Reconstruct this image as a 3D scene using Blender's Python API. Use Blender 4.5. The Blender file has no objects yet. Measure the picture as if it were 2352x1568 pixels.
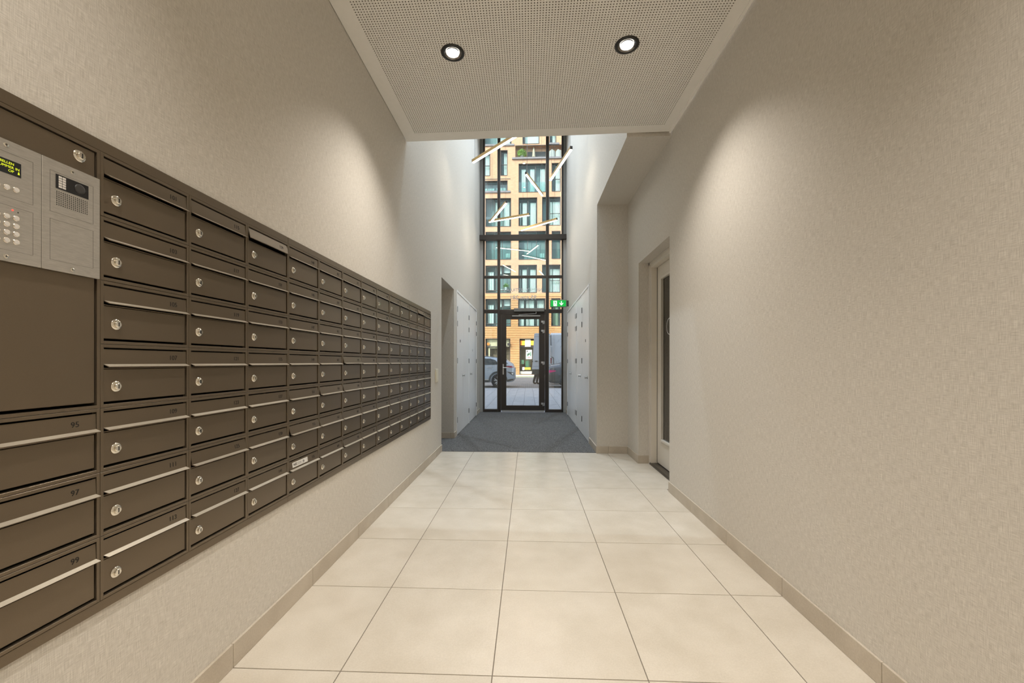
import bpy, bmesh, math, random
from mathutils import Vector, Matrix
import numpy as np

random.seed(7)
SC = bpy.context.scene
COL = SC.collection

# ------------------------------------------------------------------ camera
YAW, ROLL = 0.0394, 0.0009
cam_d = bpy.data.cameras.new('camera')
cam_d.sensor_width = 36.0
cam_d.lens = 937.9 / 2352 * 36.0
cam_d.shift_y = (831.7 - 784.0) / 2352
cam_d.clip_start, cam_d.clip_end = 0.02, 400
cam = bpy.data.objects.new('camera', cam_d)
COL.objects.link(cam)
_r = Vector((math.cos(YAW), math.sin(YAW), 0)); _f = Vector((-math.sin(YAW), math.cos(YAW), 0)); _u = Vector((0, 0, 1))
_rr = _r * math.cos(ROLL) + _u * math.sin(ROLL); _uu = -_r * math.sin(ROLL) + _u * math.cos(ROLL)
M = Matrix.Identity(4)
for i in range(3):
    M[i][0], M[i][1], M[i][2] = _rr[i], _uu[i], -_f[i]
M[0][3], M[1][3], M[2][3] = 0.1383, -1.5827, 1.218
cam.matrix_world = M
SC.camera = cam

# ------------------------------------------------------------------ sky, sun, exposure
SUN_DIR = Vector((0.40, 0.60, -0.69)).normalized()
world = bpy.data.worlds.new('sky'); SC.world = world; world.use_nodes = True
wn = world.node_tree.nodes; wl = world.node_tree.links
bg = wn['Background']
sky = wn.new('ShaderNodeTexSky'); sky.sky_type = 'NISHITA'; sky.sun_disc = False
sky.sun_elevation = math.asin(-SUN_DIR.z); sky.sun_rotation = math.atan2(-SUN_DIR.x, -SUN_DIR.y)
sky.air_density = 1.0; sky.dust_density = 1.5
hs_ = wn.new('ShaderNodeHueSaturation'); hs_.inputs['Saturation'].default_value = 0.55
wl.new(sky.outputs[0], hs_.inputs['Color']); wl.new(hs_.outputs[0], bg.inputs[0]); bg.inputs[1].default_value = 0.64
sun_d = bpy.data.lights.new('sun', 'SUN'); sun_d.energy = 4.1; sun_d.angle = 0.0093; sun_d.color = (1.0, 0.93, 0.82)
sun = bpy.data.objects.new('sun', sun_d); COL.objects.link(sun)
sun.rotation_euler = SUN_DIR.to_track_quat('-Z', 'Y').to_euler(); sun.location = (-8, -10, 30)
SC.view_settings.view_transform = 'Standard'; SC.view_settings.look = 'None'
SC.view_settings.gamma = 1.0; SC.view_settings.use_curve_mapping = False
SC.view_settings.exposure = 0.0
SC.cycles.use_adaptive_sampling = True; SC.cycles.adaptive_threshold = 0.08
SC.cycles.max_bounces = 7; SC.cycles.diffuse_bounces = 5; SC.cycles.glossy_bounces = 3; SC.cycles.transparent_max_bounces = 10
SC.cycles.caustics_reflective = False; SC.cycles.caustics_refractive = False
LAMP_W = 125.0
TALL_W = 440.0
LAMP_COL = (1.0, 0.935, 0.85)

# ------------------------------------------------------------------ materials
MATS = {}
def mat(name, col=(0.5, 0.5, 0.5), rough=0.5, metal=0.0, spec=0.5, emit=None, emit_s=0.0):
    m = bpy.data.materials.new(name); m.use_nodes = True
    b = m.node_tree.nodes['Principled BSDF']
    b.inputs['Base Color'].default_value = (*col, 1); b.inputs['Roughness'].default_value = rough
    b.inputs['Metallic'].default_value = metal; b.inputs['Specular IOR Level'].default_value = spec
    if emit:
        b.inputs['Emission Color'].default_value = (*emit, 1); b.inputs['Emission Strength'].default_value = emit_s
    MATS[name] = m
    return m
def nodes(m): return m.node_tree.nodes, m.node_tree.links, m.node_tree.nodes['Principled BSDF']
def N(nt, t, **kw):
    n = nt.new(t)
    for k, v in kw.items():
        if k in n.inputs.keys(): n.inputs[k].default_value = v
        else: setattr(n, k, v)
    return n
def ramp(nt, stops):
    r = nt.new('ShaderNodeValToRGB')
    while len(r.color_ramp.elements) < len(stops): r.color_ramp.elements.new(0.5)
    for e, (p, c) in zip(r.color_ramp.elements, stops): e.position = p; e.color = (*c, 1) if len(c) == 3 else c
    return r
def noisy(m, scale, c0, c1, bump=0.0, detail=4, stretch=None, lo=0.3, hi=0.7, dist=0.001):
    nt, lk, b = nodes(m)
    tc = nt.new('ShaderNodeTexCoord'); src = tc.outputs['Object']
    if stretch:
        mp = nt.new('ShaderNodeMapping'); mp.inputs['Scale'].default_value = stretch; lk.new(src, mp.inputs[0]); src = mp.outputs[0]
    n = N(nt, 'ShaderNodeTexNoise', Scale=scale, Detail=detail); lk.new(src, n.inputs['Vector'])
    r = ramp(nt, [(lo, c0), (hi, c1)]); lk.new(n.outputs['Fac'], r.inputs[0]); lk.new(r.outputs[0], b.inputs['Base Color'])
    if bump:
        bp = N(nt, 'ShaderNodeBump', Strength=bump, Distance=dist); lk.new(n.outputs['Fac'], bp.inputs['Height']); lk.new(bp.outputs[0], b.inputs['Normal'])
    return m
# woven textile wallpaper
def weave(name, dark, light):
    m = mat(name, light, 0.85, spec=0.2); nt, lk, b = nodes(m)
    tc = nt.new('ShaderNodeTexCoord'); sp = nt.new('ShaderNodeSeparateXYZ'); lk.new(tc.outputs['Object'], sp.inputs[0])
    ad = N(nt, 'ShaderNodeMath', operation='ADD'); lk.new(sp.outputs['X'], ad.inputs[0]); lk.new(sp.outputs['Y'], ad.inputs[1])
    ge = nt.new('ShaderNodeNewGeometry'); sn = nt.new('ShaderNodeSeparateXYZ'); lk.new(ge.outputs['Normal'], sn.inputs[0])
    ab = N(nt, 'ShaderNodeMath', operation='ABSOLUTE'); lk.new(sn.outputs['Z'], ab.inputs[0])
    df = N(nt, 'ShaderNodeMath', operation='SUBTRACT'); lk.new(sp.outputs['X'], df.inputs[0]); lk.new(sp.outputs['Y'], df.inputs[1])
    zz_ = N(nt, 'ShaderNodeMath', operation='MULTIPLY_ADD'); lk.new(ab.outputs[0], zz_.inputs[0]); lk.new(df.outputs[0], zz_.inputs[1]); lk.new(sp.outputs['Z'], zz_.inputs[2])
    outs = []
    for hs, zs in ((38, 520), (620, 26)):
        a = N(nt, 'ShaderNodeMath', operation='MULTIPLY'); a.inputs[1].default_value = hs; lk.new(ad.outputs[0], a.inputs[0])
        c = N(nt, 'ShaderNodeMath', operation='MULTIPLY'); c.inputs[1].default_value = zs; lk.new(zz_.outputs[0], c.inputs[0])
        cb = nt.new('ShaderNodeCombineXYZ'); lk.new(a.outputs[0], cb.inputs[0]); lk.new(c.outputs[0], cb.inputs[1])
        n = N(nt, 'ShaderNodeTexNoise', Scale=1.0, Detail=2.0, Roughness=0.6); lk.new(cb.outputs[0], n.inputs['Vector']); outs.append(n.outputs['Fac'])
    s = N(nt, 'ShaderNodeMath', operation='ADD'); lk.new(outs[0], s.inputs[0]); lk.new(outs[1], s.inputs[1])
    h = N(nt, 'ShaderNodeMath', operation='MULTIPLY'); h.inputs[1].default_value = 0.5; lk.new(s.outputs[0], h.inputs[0])
    r = ramp(nt, [(0.34, dark), (0.66, light)]); lk.new(h.outputs[0], r.inputs[0]); lk.new(r.outputs[0], b.inputs['Base Color'])
    bp = N(nt, 'ShaderNodeBump', Strength=0.35, Distance=0.0008); lk.new(h.outputs[0], bp.inputs['Height']); lk.new(bp.outputs[0], b.inputs['Normal'])
    return m
weave('wallpaper', (0.50, 0.465, 0.41), (0.77, 0.73, 0.665))
def tilemat(name, c0, c1, rough):
    m = mat(name, c0, rough, spec=0.45); nt, lk, b = nodes(m)
    tc = nt.new('ShaderNodeTexCoord'); oi = nt.new('ShaderNodeObjectInfo')
    off = N(nt, 'ShaderNodeVectorMath', operation='ADD'); lk.new(tc.outputs['Object'], off.inputs[0])
    mu = N(nt, 'ShaderNodeMath', operation='MULTIPLY'); mu.inputs[1].default_value = 40; lk.new(oi.outputs['Random'], mu.inputs[0]); lk.new(mu.outputs[0], off.inputs[1])
    n1 = N(nt, 'ShaderNodeTexNoise', Scale=5.0, Detail=6.0); n2 = N(nt, 'ShaderNodeTexNoise', Scale=160.0, Detail=2.0)
    lk.new(off.outputs[0], n1.inputs['Vector']); lk.new(off.outputs[0], n2.inputs['Vector'])
    a = N(nt, 'ShaderNodeMath', operation='MULTIPLY_ADD'); a.inputs[1].default_value = 0.35; lk.new(n2.outputs['Fac'], a.inputs[0]); 
    m1 = N(nt, 'ShaderNodeMath', operation='MULTIPLY'); m1.inputs[1].default_value = 0.65; lk.new(n1.outputs['Fac'], m1.inputs[0]); lk.new(m1.outputs[0], a.inputs[2])
    r = ramp(nt, [(0.34, c0), (0.66, c1)]); lk.new(a.outputs[0], r.inputs[0]); lk.new(r.outputs[0], b.inputs['Base Color'])
    bp = N(nt, 'ShaderNodeBump', Strength=0.12, Distance=0.0005); lk.new(n2.outputs['Fac'], bp.inputs['Height']); lk.new(bp.outputs[0], b.inputs['Normal'])
    return m
tilemat('floor_tile', (0.565, 0.505, 0.415), (0.665, 0.605, 0.515), 0.24)
tilemat('base_tile', (0.46, 0.40, 0.32), (0.58, 0.515, 0.425), 0.5)
tilemat('paving', (0.36, 0.37, 0.385), (0.47, 0.48, 0.495), 0.8)
mat('grout', (0.20, 0.17, 0.135), 0.9)
mat('joint', (0.07, 0.07, 0.075), 0.9)
noisy(mat('carpet', (0.03, 0.03, 0.03), 0.95, spec=0.1), 110, (0.035, 0.035, 0.035), (0.23, 0.226, 0.22), bump=0.9, detail=3, dist=0.004)
noisy(mat('ceiling_paint', rough=0.85, spec=0.2), 30, (0.88, 0.86, 0.815), (0.90, 0.88, 0.835))
mat('felt', (0.06, 0.052, 0.042), 0.95)
mat('hole_shade', (0.20, 0.175, 0.135), 0.9)  # shade painted into the hole walls so the perforation reads dark
mat('white_wall', (0.78, 0.77, 0.75), 0.8, spec=0.2)
noisy(mat('bronze', rough=0.31, metal=0.6), 900, (0.165, 0.128, 0.088), (0.185, 0.145, 0.100), bump=0.05, dist=0.0003)
noisy(mat('bronze_lit', rough=0.34, metal=0.5), 900, (0.44, 0.39, 0.31), (0.48, 0.43, 0.34))  # bronze with ceiling light painted in, for flap lips and top edges
mat('box_inside', (0.015, 0.011, 0.008), 0.8)
mat('chrome', (0.82, 0.78, 0.70), 0.14, metal=1.0)
mat('black_ink', (0.012, 0.010, 0.008), 0.7)
mat('steel', (0.60, 0.57, 0.53), 0.38, metal=0.8)
noisy(MATS['steel'], 60, (0.50, 0.475, 0.435), (0.60, 0.57, 0.525), stretch=(1, 1, 8))
mat('engrave', (0.20, 0.185, 0.165), 0.6)
mat('black_gloss', (0.010, 0.010, 0.011), 0.12)
mat('dark_grey', (0.045, 0.043, 0.042), 0.45)
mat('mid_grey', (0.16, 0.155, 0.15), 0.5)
mat('display', (0.008, 0.010, 0.012), 0.2)
mat('display_text', (0.6, 0.7, 0.02), 0.5, emit=(0.75, 0.85, 0.03), emit_s=0.7)
mat('red_led', (0.8, 0.02, 0.01), 0.4, emit=(1.0, 0.03, 0.02), emit_s=4)
mat('button_white', (0.72, 0.68, 0.64), 0.45)
mat('sticker', (0.72, 0.70, 0.66), 0.6)
mat('white_paint', (0.86, 0.86, 0.86), 0.36)
mat('cream_paint', (0.70, 0.65, 0.57), 0.4)
mat('cream_plastic', (0.80, 0.74, 0.60), 0.4)
noisy(mat('facade_metal', rough=0.42, metal=0.25), 200, (0.042, 0.033, 0.026), (0.052, 0.041, 0.033))
noisy(mat('column_metal', rough=0.5, metal=0.2), 200, (0.17, 0.165, 0.15), (0.19, 0.185, 0.17))
mat('return_paint', (0.34, 0.33, 0.31), 0.6)
mat('silver', (0.55, 0.55, 0.54), 0.35, metal=0.7)
mat('hinge_metal', (0.25, 0.25, 0.25), 0.4, metal=0.6)
noisy(mat('brass', rough=0.32, metal=0.8), 80, (0.50, 0.34, 0.15), (0.60, 0.42, 0.20))
mat('led_warm', (1, 0.9, 0.75), 0.5, emit=(1.0, 0.90, 0.75), emit_s=32.0)
mat('lamp_lens', (1, 1, 1), 0.4, emit=(1.0, 0.92, 0.80), emit_s=14.0)
mat('lamp_rim', (0.02, 0.018, 0.015), 0.35)
mat('reflector', (0.22, 0.20, 0.18), 0.18, metal=0.9)
mat('wire', (0.15, 0.15, 0.15), 0.5)
mat('sign_green', (0.0, 0.28, 0.035), 0.4, emit=(0.0, 0.42, 0.05), emit_s=0.75)
mat('sign_white', (0.9, 0.9, 0.9), 0.4, emit=(0.95, 1.0, 0.97), emit_s=0.7)
mat('sign_case', (0.20, 0.19, 0.17), 0.45)
mat('stone_dark', (0.050, 0.040, 0.028), 0.35)
mat('frost_white', (0.85, 0.86, 0.86), 0.6)
m = bpy.data.materials.new('vinyl'); m.use_nodes = True; MATS['vinyl'] = m; _n, _l = m.node_tree.nodes, m.node_tree.links
_d = _n.new('ShaderNodeBsdfDiffuse'); _t = _n.new('ShaderNodeBsdfTranslucent'); _m = _n.new('ShaderNodeMixShader'); _m.inputs[0].default_value = 0.55
_d.inputs[0].default_value = _t.inputs[0].default_value = (0.92, 0.92, 0.92, 1)
_l.new(_d.outputs[0], _m.inputs[1]); _l.new(_t.outputs[0], _m.inputs[2]); _l.new(_m.outputs[0], _n['Material Output'].inputs[0]); _n.remove(_n['Principled BSDF'])
# outside
def brickmat(name, c1, c2, mortar, sx, sz):
    m = mat(name, c1, 0.85, spec=0.2); nt, lk, b = nodes(m)
    tc = nt.new('ShaderNodeTexCoord'); mp = nt.new('ShaderNodeMapping'); mp.inputs['Rotation'].default_value = (math.radians(-90), 0, 0)
    lk.new(tc.outputs['Object'], mp.inputs[0])
    br = nt.new('ShaderNodeTexBrick'); lk.new(mp.outputs[0], br.inputs['Vector'])
    br.inputs['Scale'].default_value = 1.0; br.inputs['Brick Width'].default_value = sx; br.inputs['Row Height'].default_value = sz
    br.inputs['Mortar Size'].default_value = 0.008; br.inputs['Color1'].default_value = (*c1, 1); br.inputs['Color2'].default_value = (*c2, 1); br.inputs['Mortar'].default_value = (*mortar, 1)
    n = N(nt, 'ShaderNodeTexNoise', Scale=0.8, Detail=3.0); lk.new(tc.outputs['Object'], n.inputs['Vector'])
    mx = N(nt, 'ShaderNodeMix', data_type='RGBA', blend_type='MULTIPLY'); mx.inputs['Factor'].default_value = 0.5
    r = ramp(nt, [(0.3, (0.82, 0.82, 0.82)), (0.7, (1.15, 1.12, 1.1))]); lk.new(n.outputs['Fac'], r.inputs[0])
    lk.new(br.outputs['Color'], mx.inputs[6]); lk.new(r.outputs[0], mx.inputs[7]); lk.new(mx.outputs[2], b.inputs['Base Color'])
    return m
brickmat('brick', (0.62, 0.375, 0.225), (0.53, 0.305, 0.175), (0.52, 0.38, 0.26), 0.22, 0.065)
brickmat('brick_ribbed', (0.68, 0.40, 0.19), (0.60, 0.34, 0.15), (0.40, 0.25, 0.13), 0.30, 0.065)
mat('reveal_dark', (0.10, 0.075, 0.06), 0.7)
mat('ledge_grey', (0.20, 0.20, 0.21), 0.7)
mat('room_teal', (0.27, 0.35, 0.355), 0.8)
mat('curtain', (0.88, 0.88, 0.85), 0.9)
mat('curtain_sage', (0.42, 0.48, 0.36), 0.9)
mat('window_frame', (0.055, 0.05, 0.048), 0.5)
mat('room_shop', (0.16, 0.13, 0.09), 0.8)
mat('shop_cream', (0.62, 0.58, 0.40), 0.7)
mat('shop_yellow', (0.80, 0.52, 0.05), 0.6)
mat('shop_orange', (0.70, 0.22, 0.03), 0.6)
mat('paper_white', (0.85, 0.85, 0.83), 0.7)
mat('poster_green', (0.08, 0.22, 0.14), 0.7)
mat('poster_red', (0.55, 0.10, 0.06), 0.7)
mat('leaf_green', (0.26, 0.46, 0.07), 0.7)
mat('fabric_grey', (0.42, 0.46, 0.46), 0.9)
mat('umbrella_cloth', (0.50, 0.47, 0.36), 0.9)
mat('car_paint', (0.42, 0.48, 0.53), 0.22, metal=0.25)
mat('car_dark_paint', (0.10, 0.115, 0.135), 0.20, metal=0.3)
mat('van_paint', (0.50, 0.55, 0.61), 0.32)
mat('cladding', (0.045, 0.055, 0.055), 0.6)
mat('tyre', (0.018, 0.018, 0.019), 0.85)
mat('alloy', (0.62, 0.64, 0.66), 0.3, metal=0.7)
mat('car_glass', (0.05, 0.06, 0.062), 0.15, spec=0.15)
mat('tail_red', (0.30, 0.012, 0.035), 0.15)
mat('tail_pink', (0.55, 0.02, 0.18), 0.2)
mat('pale_trim', (0.62, 0.60, 0.52), 0.5)
mat('trouser', (0.022, 0.022, 0.024), 0.85); mat('jacket', (0.03, 0.04, 0.06), 0.8); mat('skin', (0.55, 0.36, 0.27), 0.6); mat('hair', (0.03, 0.02, 0.015), 0.7); mat('shoe', (0.015, 0.015, 0.015), 0.6)
m = brickmat('street_paver', (0.24, 0.235, 0.23), (0.32, 0.31, 0.30), (0.13, 0.13, 0.13), 0.21, 0.105)
m.node_tree.nodes['Mapping'].inputs['Rotation'].default_value = (0, 0, 0)
mat('kerb', (0.28, 0.28, 0.28), 0.85); mat('far_walk', (0.60, 0.58, 0.52), 0.85)
noisy(mat('grass', rough=0.9), 8, (0.10, 0.20, 0.03), (0.30, 0.38, 0.10))
mat('render_white', (0.6, 0.58, 0.55), 0.85)
def glassmat(name, tint, gloss, rough=0.0, blend=0.35):
    m = bpy.data.materials.new(name); m.use_nodes = True; nt = m.node_tree.nodes; lk = m.node_tree.links
    nt.remove(nt['Principled BSDF']); out = nt['Material Output']
    t = nt.new('ShaderNodeBsdfTransparent'); t.inputs[0].default_value = (*tint, 1)
    g = nt.new('ShaderNodeBsdfGlossy'); g.inputs['Roughness'].default_value = rough; g.inputs[0].default_value = (1, 1, 1, 1)
    fr = nt.new('ShaderNodeLayerWeight'); fr.inputs[0].default_value = blend
    mu = N(nt, 'ShaderNodeMath', operation='MULTIPLY_ADD'); mu.inputs[1].default_value = 1 - gloss; mu.inputs[2].default_value = gloss; mu.use_clamp = True
    lk.new(fr.outputs['Fresnel'], mu.inputs[0])
    mx = nt.new('ShaderNodeMixShader'); lk.new(mu.outputs[0], mx.inputs[0]); lk.new(t.outputs[0], mx.inputs[1]); lk.new(g.outputs[0], mx.inputs[2]); lk.new(mx.outputs[0], out.inputs[0])
    MATS[name] = m; return m
glassmat('glass', (0.95, 0.97, 0.96), 0.02)
glassmat('window_glass', (0.86, 0.945, 0.94), 0.0, blend=0.16)
glassmat('clear_rail', (0.95, 0.97, 0.96), 0.0, blend=0.10)
glassmat('door_glass', (0.45, 0.52, 0.50), 0.06)
glassmat('balustrade_glass', (0.78, 0.90, 0.90), 0.02, blend=0.16)

# ------------------------------------------------------------------ mesh helpers
class MB:
    def __init__(s): s.v = []; s.f = []; s.mi = []
    def face(s, pts, mi=0):
        o = len(s.v); s.v += [tuple(p) for p in pts]; s.f.append(tuple(range(o, o + len(pts)))); s.mi.append(mi); return s
    def box(s, x0, x1, y0, y1, z0, z1, mi=0):
        o = len(s.v); s.v += [(x, y, z) for x in (x0, x1) for y in (y0, y1) for z in (z0, z1)]
        for q in ((0, 1, 3, 2), (4, 6, 7, 5), (0, 4, 5, 1), (2, 3, 7, 6), (0, 2, 6, 4), (1, 5, 7, 3)):
            s.f.append(tuple(o + i for i in q)); s.mi.append(mi)
        return s
    def loft(s, rings, mi=0, cap=True, closed=True):
        n = len(rings[0]); o = len(s.v)
        for r in rings: s.v += [tuple(p) for p in r]
        for i in range(len(rings) - 1):
            for j in range(n if closed else n - 1):
                a = o + i * n + j; b = o + i * n + (j + 1) % n
                s.f.append((a, b, b + n, a + n)); s.mi.append(mi)
        if cap:
            s.f.append(tuple(o + j for j in reversed(range(n)))); s.mi.append(mi)
            s.f.append(tuple(o + (len(rings) - 1) * n + j for j in range(n))); s.mi.append(mi)
        return s
    def cyl(s, a, b, r, n=12, mi=0, r2=None):
        a = Vector(a); b = Vector(b); d = (b - a).normalized()
        u = d.orthogonal().normalized(); w = d.cross(u)
        r2 = r if r2 is None else r2
        R = [[p + (u * math.cos(t) + w * math.sin(t)) * q for t in [2 * math.pi * k / n for k in range(n)]] for p, q in ((a, r), (b, r2))]
        return s.loft(R, mi)
    def lathe(s, c, axis, prof, n=20, mi=0, cap=True):
        """prof: list of (radius, height along axis)"""
        c = Vector(c); d = Vector(axis).normalized(); u = d.orthogonal().normalized(); w = d.cross(u)
        R = [[c + d * h + (u * math.cos(t) + w * math.sin(t)) * max(q, 1e-5) for t in [2 * math.pi * k / n for k in range(n)]] for q, h in prof]
        return s.loft(R, mi, cap=cap)
    def prism(s, poly, y0, y1, axis='y', mi=0):
        """poly in the plane normal to axis: (x,z) for y; (y,z) for x; (x,y) for z"""
        def P(p, t):
            return {'y': (p[0], t, p[1]), 'x': (t, p[0], p[1]), 'z': (p[0], p[1], t)}[axis]
        return s.loft([[P(p, y0) for p in poly], [P(p, y1) for p in poly]], mi)
    def mesh(s, name, mats, bevel=0.0, smooth=False):
        me = bpy.data.meshes.new(name); me.from_pydata(s.v, [], s.f); 
        mats = [mats] if isinstance(mats, str) else mats
        for m in mats: me.materials.append(MATS[m])
        for p, i in zip(me.polygons, s.mi): p.material_index = i
        bm = bmesh.new(); bm.from_mesh(me)
        bmesh.ops.recalc_face_normals(bm, faces=bm.faces)
        if bevel: bmesh.ops.bevel(bm, geom=list(bm.edges), offset=bevel, segments=1, affect='EDGES', clamp_overlap=True)
        bm.to_mesh(me); bm.free()
        if smooth:
            for p in me.polygons: p.use_smooth = True
        me.update(); return me
def link(name, me, parent=None, loc=None, rot=None):
    o = bpy.data.objects.new(name, me); COL.objects.link(o)
    if parent is not None: o.parent = parent
    if loc is not None: o.location = loc
    if rot is not None: o.rotation_euler = rot
    return o
def obj(name, mb, mats, parent=None, loc=None, rot=None, bevel=0.0, smooth=False):
    return link(name, mb.mesh(name, mats, bevel, smooth), parent, loc, rot)
def tag(o, label=None, cat=None, group=None, kind=None):
    if label: o['label'] = label
    if cat: o['category'] = cat
    if group: o['group'] = group
    if kind: o['kind'] = kind
    return o
def thing(name, label, cat, loc=(0, 0, 0), rot=(0, 0, 0), group=None):
    o = bpy.data.objects.new(name, None); COL.objects.link(o); o.empty_display_size = 0.1
    o.location = loc; o.rotation_euler = rot
    return tag(o, label, cat, group)
def struct(o, label, cat):
    return tag(o, label, cat, kind='structure')
def smooth_by_angle(me, deg=35):
    me.polygons.foreach_set('use_smooth', [True] * len(me.polygons))
    try: me.set_sharp_from_angle(angle=math.radians(deg))
    except Exception: pass
TXT = {}
def text_mesh(s, size, m, mirror=False):
    key = (s, size, m)
    if key in TXT: return TXT[key]
    cu = bpy.data.curves.new('txt', 'FONT'); cu.body = s; cu.size = size; cu.align_x = 'CENTER'; cu.align_y = 'CENTER'; cu.extrude = size * 0.012; cu.resolution_u = 3
    o = bpy.data.objects.new('txt', cu); COL.objects.link(o)
    dg = bpy.context.evaluated_depsgraph_get(); dg.update()
    me = bpy.data.meshes.new_from_object(o.evaluated_get(dg)); me.materials.clear(); me.materials.append(MATS[m])
    bpy.data.objects.remove(o); bpy.data.curves.remove(cu)
    TXT[key] = me; return me
ORD = 'first second third fourth fifth sixth seventh eighth ninth tenth eleventh twelfth thirteenth fourteenth'.split()

# ------------------------------------------------------------------ room numbers
XL, XR, X1 = -1.045, 1.473, 1.06          # left wall, right wall, right wall of the tall far part
YB, YC, YF = -4.6, 3.955, 8.38            # back wall, carpet edge, glass front
ZP, ZT = 3.36, 7.6                        # perforated panel, ceiling of the tall part
# mailbox bank
MY0, MW, MZ0, MH = -0.507, 0.2932, 0.561, 0.17657
BK0, BK1, BZ0, BZ1 = MY0 - MW, MY0 + 13 * MW, MZ0, MZ0 + 7 * MH

# ---- walls
w = MB(); t0, t1 = XL - 0.2, XL
w.box(t0, t1, YB, BK0, 0, ZT); w.box(t0, t1, BK1, YC, 0, ZT); w.box(t0, t1, BK0, BK1, 0, BZ0); w.box(t0, t1, BK0, BK1, BZ1, ZT)
w.box(t0, t1, YC, 4.90, 2.38, ZT); w.box(t0, t1, 4.90, 5.105, 0, ZT); w.box(t0, t1, 5.105, 7.71, 2.415, ZT); w.box(t0, t1, 7.71, YF + .3, 0, ZT)
w.box(t0, t0 + .1, 5.105, 7.71, 0, 2.415)
w.box(t0 - .05, t0, BK0 - .1, BK1 + .1, BZ0 - .1, BZ1 + .1)
struct(obj('wall_left', w, 'wallpaper'), 'long beige textile wall behind the mailboxes', 'wall')
w = MB(); w.box(-3.0, t0, YC - .1, YC, 0, 2.38); w.box(-3.0, t0, 4.90, 5.0, 0, 2.38); w.box(-3.1, -3.0, YC - .1, 5.0, 0, 2.38); w.box(-3.1, t0, YC - .1, 5.0, 2.38, 2.48)
struct(obj('wall_passage', w, 'wallpaper'), 'beige walls inside the side passage opening', 'wall')
w = MB()
w.box(XR, 1.72, YB, 2.33, 0, 3.6); w.box(XR, 1.72, 2.33, 3.41, 2.415, 3.6); w.box(XR, 1.72, 3.41, 3.93, 0, 3.6)
struct(obj('wall_right', w, 'wallpaper'), 'long beige textile wall opposite the mailboxes', 'wall')
w = MB(); w.box(X1, 1.72, 3.93, 4.10, 0, 3.327); w.box(X1, X1 + .2, 4.10, 4.597, 0, ZT); w.box(X1, X1 + .2, 4.597, 7.965, 2.40, ZT); w.box(X1, X1 + .2, 7.965, YF + .3, 0, ZT)
w.box(X1 + .1, X1 + .2, 4.597, 7.965, 0, 2.40); w.box(X1, X1 + .2, 3.93, 4.10, 3.327, ZT)
struct(obj('wall_right_far', w, 'wallpaper'), 'beige wall block beside the carpeted entrance zone', 'wall')
w = MB(); w.box(X1, 1.72, 2.276, 3.93, 3.327, ZT)
struct(obj('wall_overhang', w, 'wallpaper'), 'beige wall overhang above the door niche', 'wall')
w = MB(); w.box(XL, X1, 2.10, 2.24, ZP + .06, ZT)
struct(obj('wall_above_panel', w, 'white_wall'), 'white wall above the perforated ceiling panel', 'wall')
w = MB(); w.box(XL - .2, 1.72, YB - .1, YB, 0, 3.6)
struct(obj('wall_back', w, 'wallpaper'), 'beige wall at the rear end of the hallway', 'wall')
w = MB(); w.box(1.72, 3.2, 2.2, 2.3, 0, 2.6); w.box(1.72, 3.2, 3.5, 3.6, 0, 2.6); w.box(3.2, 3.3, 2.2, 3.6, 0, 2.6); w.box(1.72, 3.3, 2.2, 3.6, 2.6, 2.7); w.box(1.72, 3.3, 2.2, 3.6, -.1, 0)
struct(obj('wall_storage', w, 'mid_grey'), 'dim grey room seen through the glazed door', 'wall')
w = MB(); w.box(XL - .2, X1 + .2, 2.1, YF + .3, ZT, ZT + .1)
struct(obj('ceiling_tall', w, 'white_wall'), 'high white ceiling over the entrance zone', 'ceiling')
# own building above and beside the entrance: shades the pavement in front
w = MB(); w.box(-18, XL - .2, YF + .02, YF + .4, -.02, 25); w.box(X1 + .2, 18, YF + .02, YF + .4, -.02, 25); w.box(XL - .2, X1 + .2, YF + .02, YF + .4, ZT + .1, 25)
w.box(-18, 18, YF - 9, YF + .02, 24.8, 25)
struct(obj('wall_street_front', w, 'render_white'), 'own street front around the glass entrance', 'wall')

# ---- floor tiles
fl = MB(); fl.box(XL - .2, 1.72, YB, YC, -.10, -.003); fl.box(-3.0, X1 + .2, YC, YF + .3, -.10, -.003)
floor = struct(obj('floor', fl, 'grout'), 'hallway floor of large pale beige tiles', 'floor')
xs = [XL, -0.6, 0.0, 0.6, 1.2, None]
k = -8
while k * 0.6 < YC - .01:
    ya, yb = max(k * 0.6, YB), min((k + 1) * 0.6, YC)
    for i in range(5):
        xa = xs[i]; xb = xs[i + 1]
        if xb is None: xb = 1.60 if ya > 2.3 and yb <= 3.61 else XR
        if yb > 3.61 and i == 4: xb = XR
        g = 0.002
        cx, cy = (xa + xb) / 2, (ya + yb) / 2
        mb = MB().box(xa + g - cx, xb - g - cx, ya + g - cy, yb - g - cy, -.009, 0)
        obj('tile', mb, 'floor_tile', floor, (cx, cy, 0), bevel=0.0008)
    k += 1

# ---- skirting tiles
def skirting(name, label, runs):
    root = bpy.data.objects.new(name, None); COL.objects.link(root); struct(root, label, 'baseboard')
    for (ax, fixed, sgn, a, b, phase) in runs:
        # ax 'y': run along y on plane x=fixed, body towards sgn
        p = a
        cuts = [a]; q = math.floor((a - phase) / 0.6) * 0.6 + phase + 0.6
        while q < b - 0.02:
            if q - cuts[-1] > 0.02: cuts.append(q)
            q += 0.6
        cuts.append(b)
        for u, v in zip(cuts, cuts[1:]):
            mb = MB(); d = 0.011 * sgn; g = 0.0011; c = (u + v) / 2
            if ax == 'y':
                mb.box(min(0, d), max(0, d), u + g - c, v - g - c, 0.0005, 0.095); loc = (fixed, c, 0)
            else:
                mb.box(u + g - c, v - g - c, min(0, d), max(0, d), 0.0005, 0.095); loc = (c, fixed, 0)
            obj('skirting_tile', mb, 'base_tile', root, loc, bevel=0.001)
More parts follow.
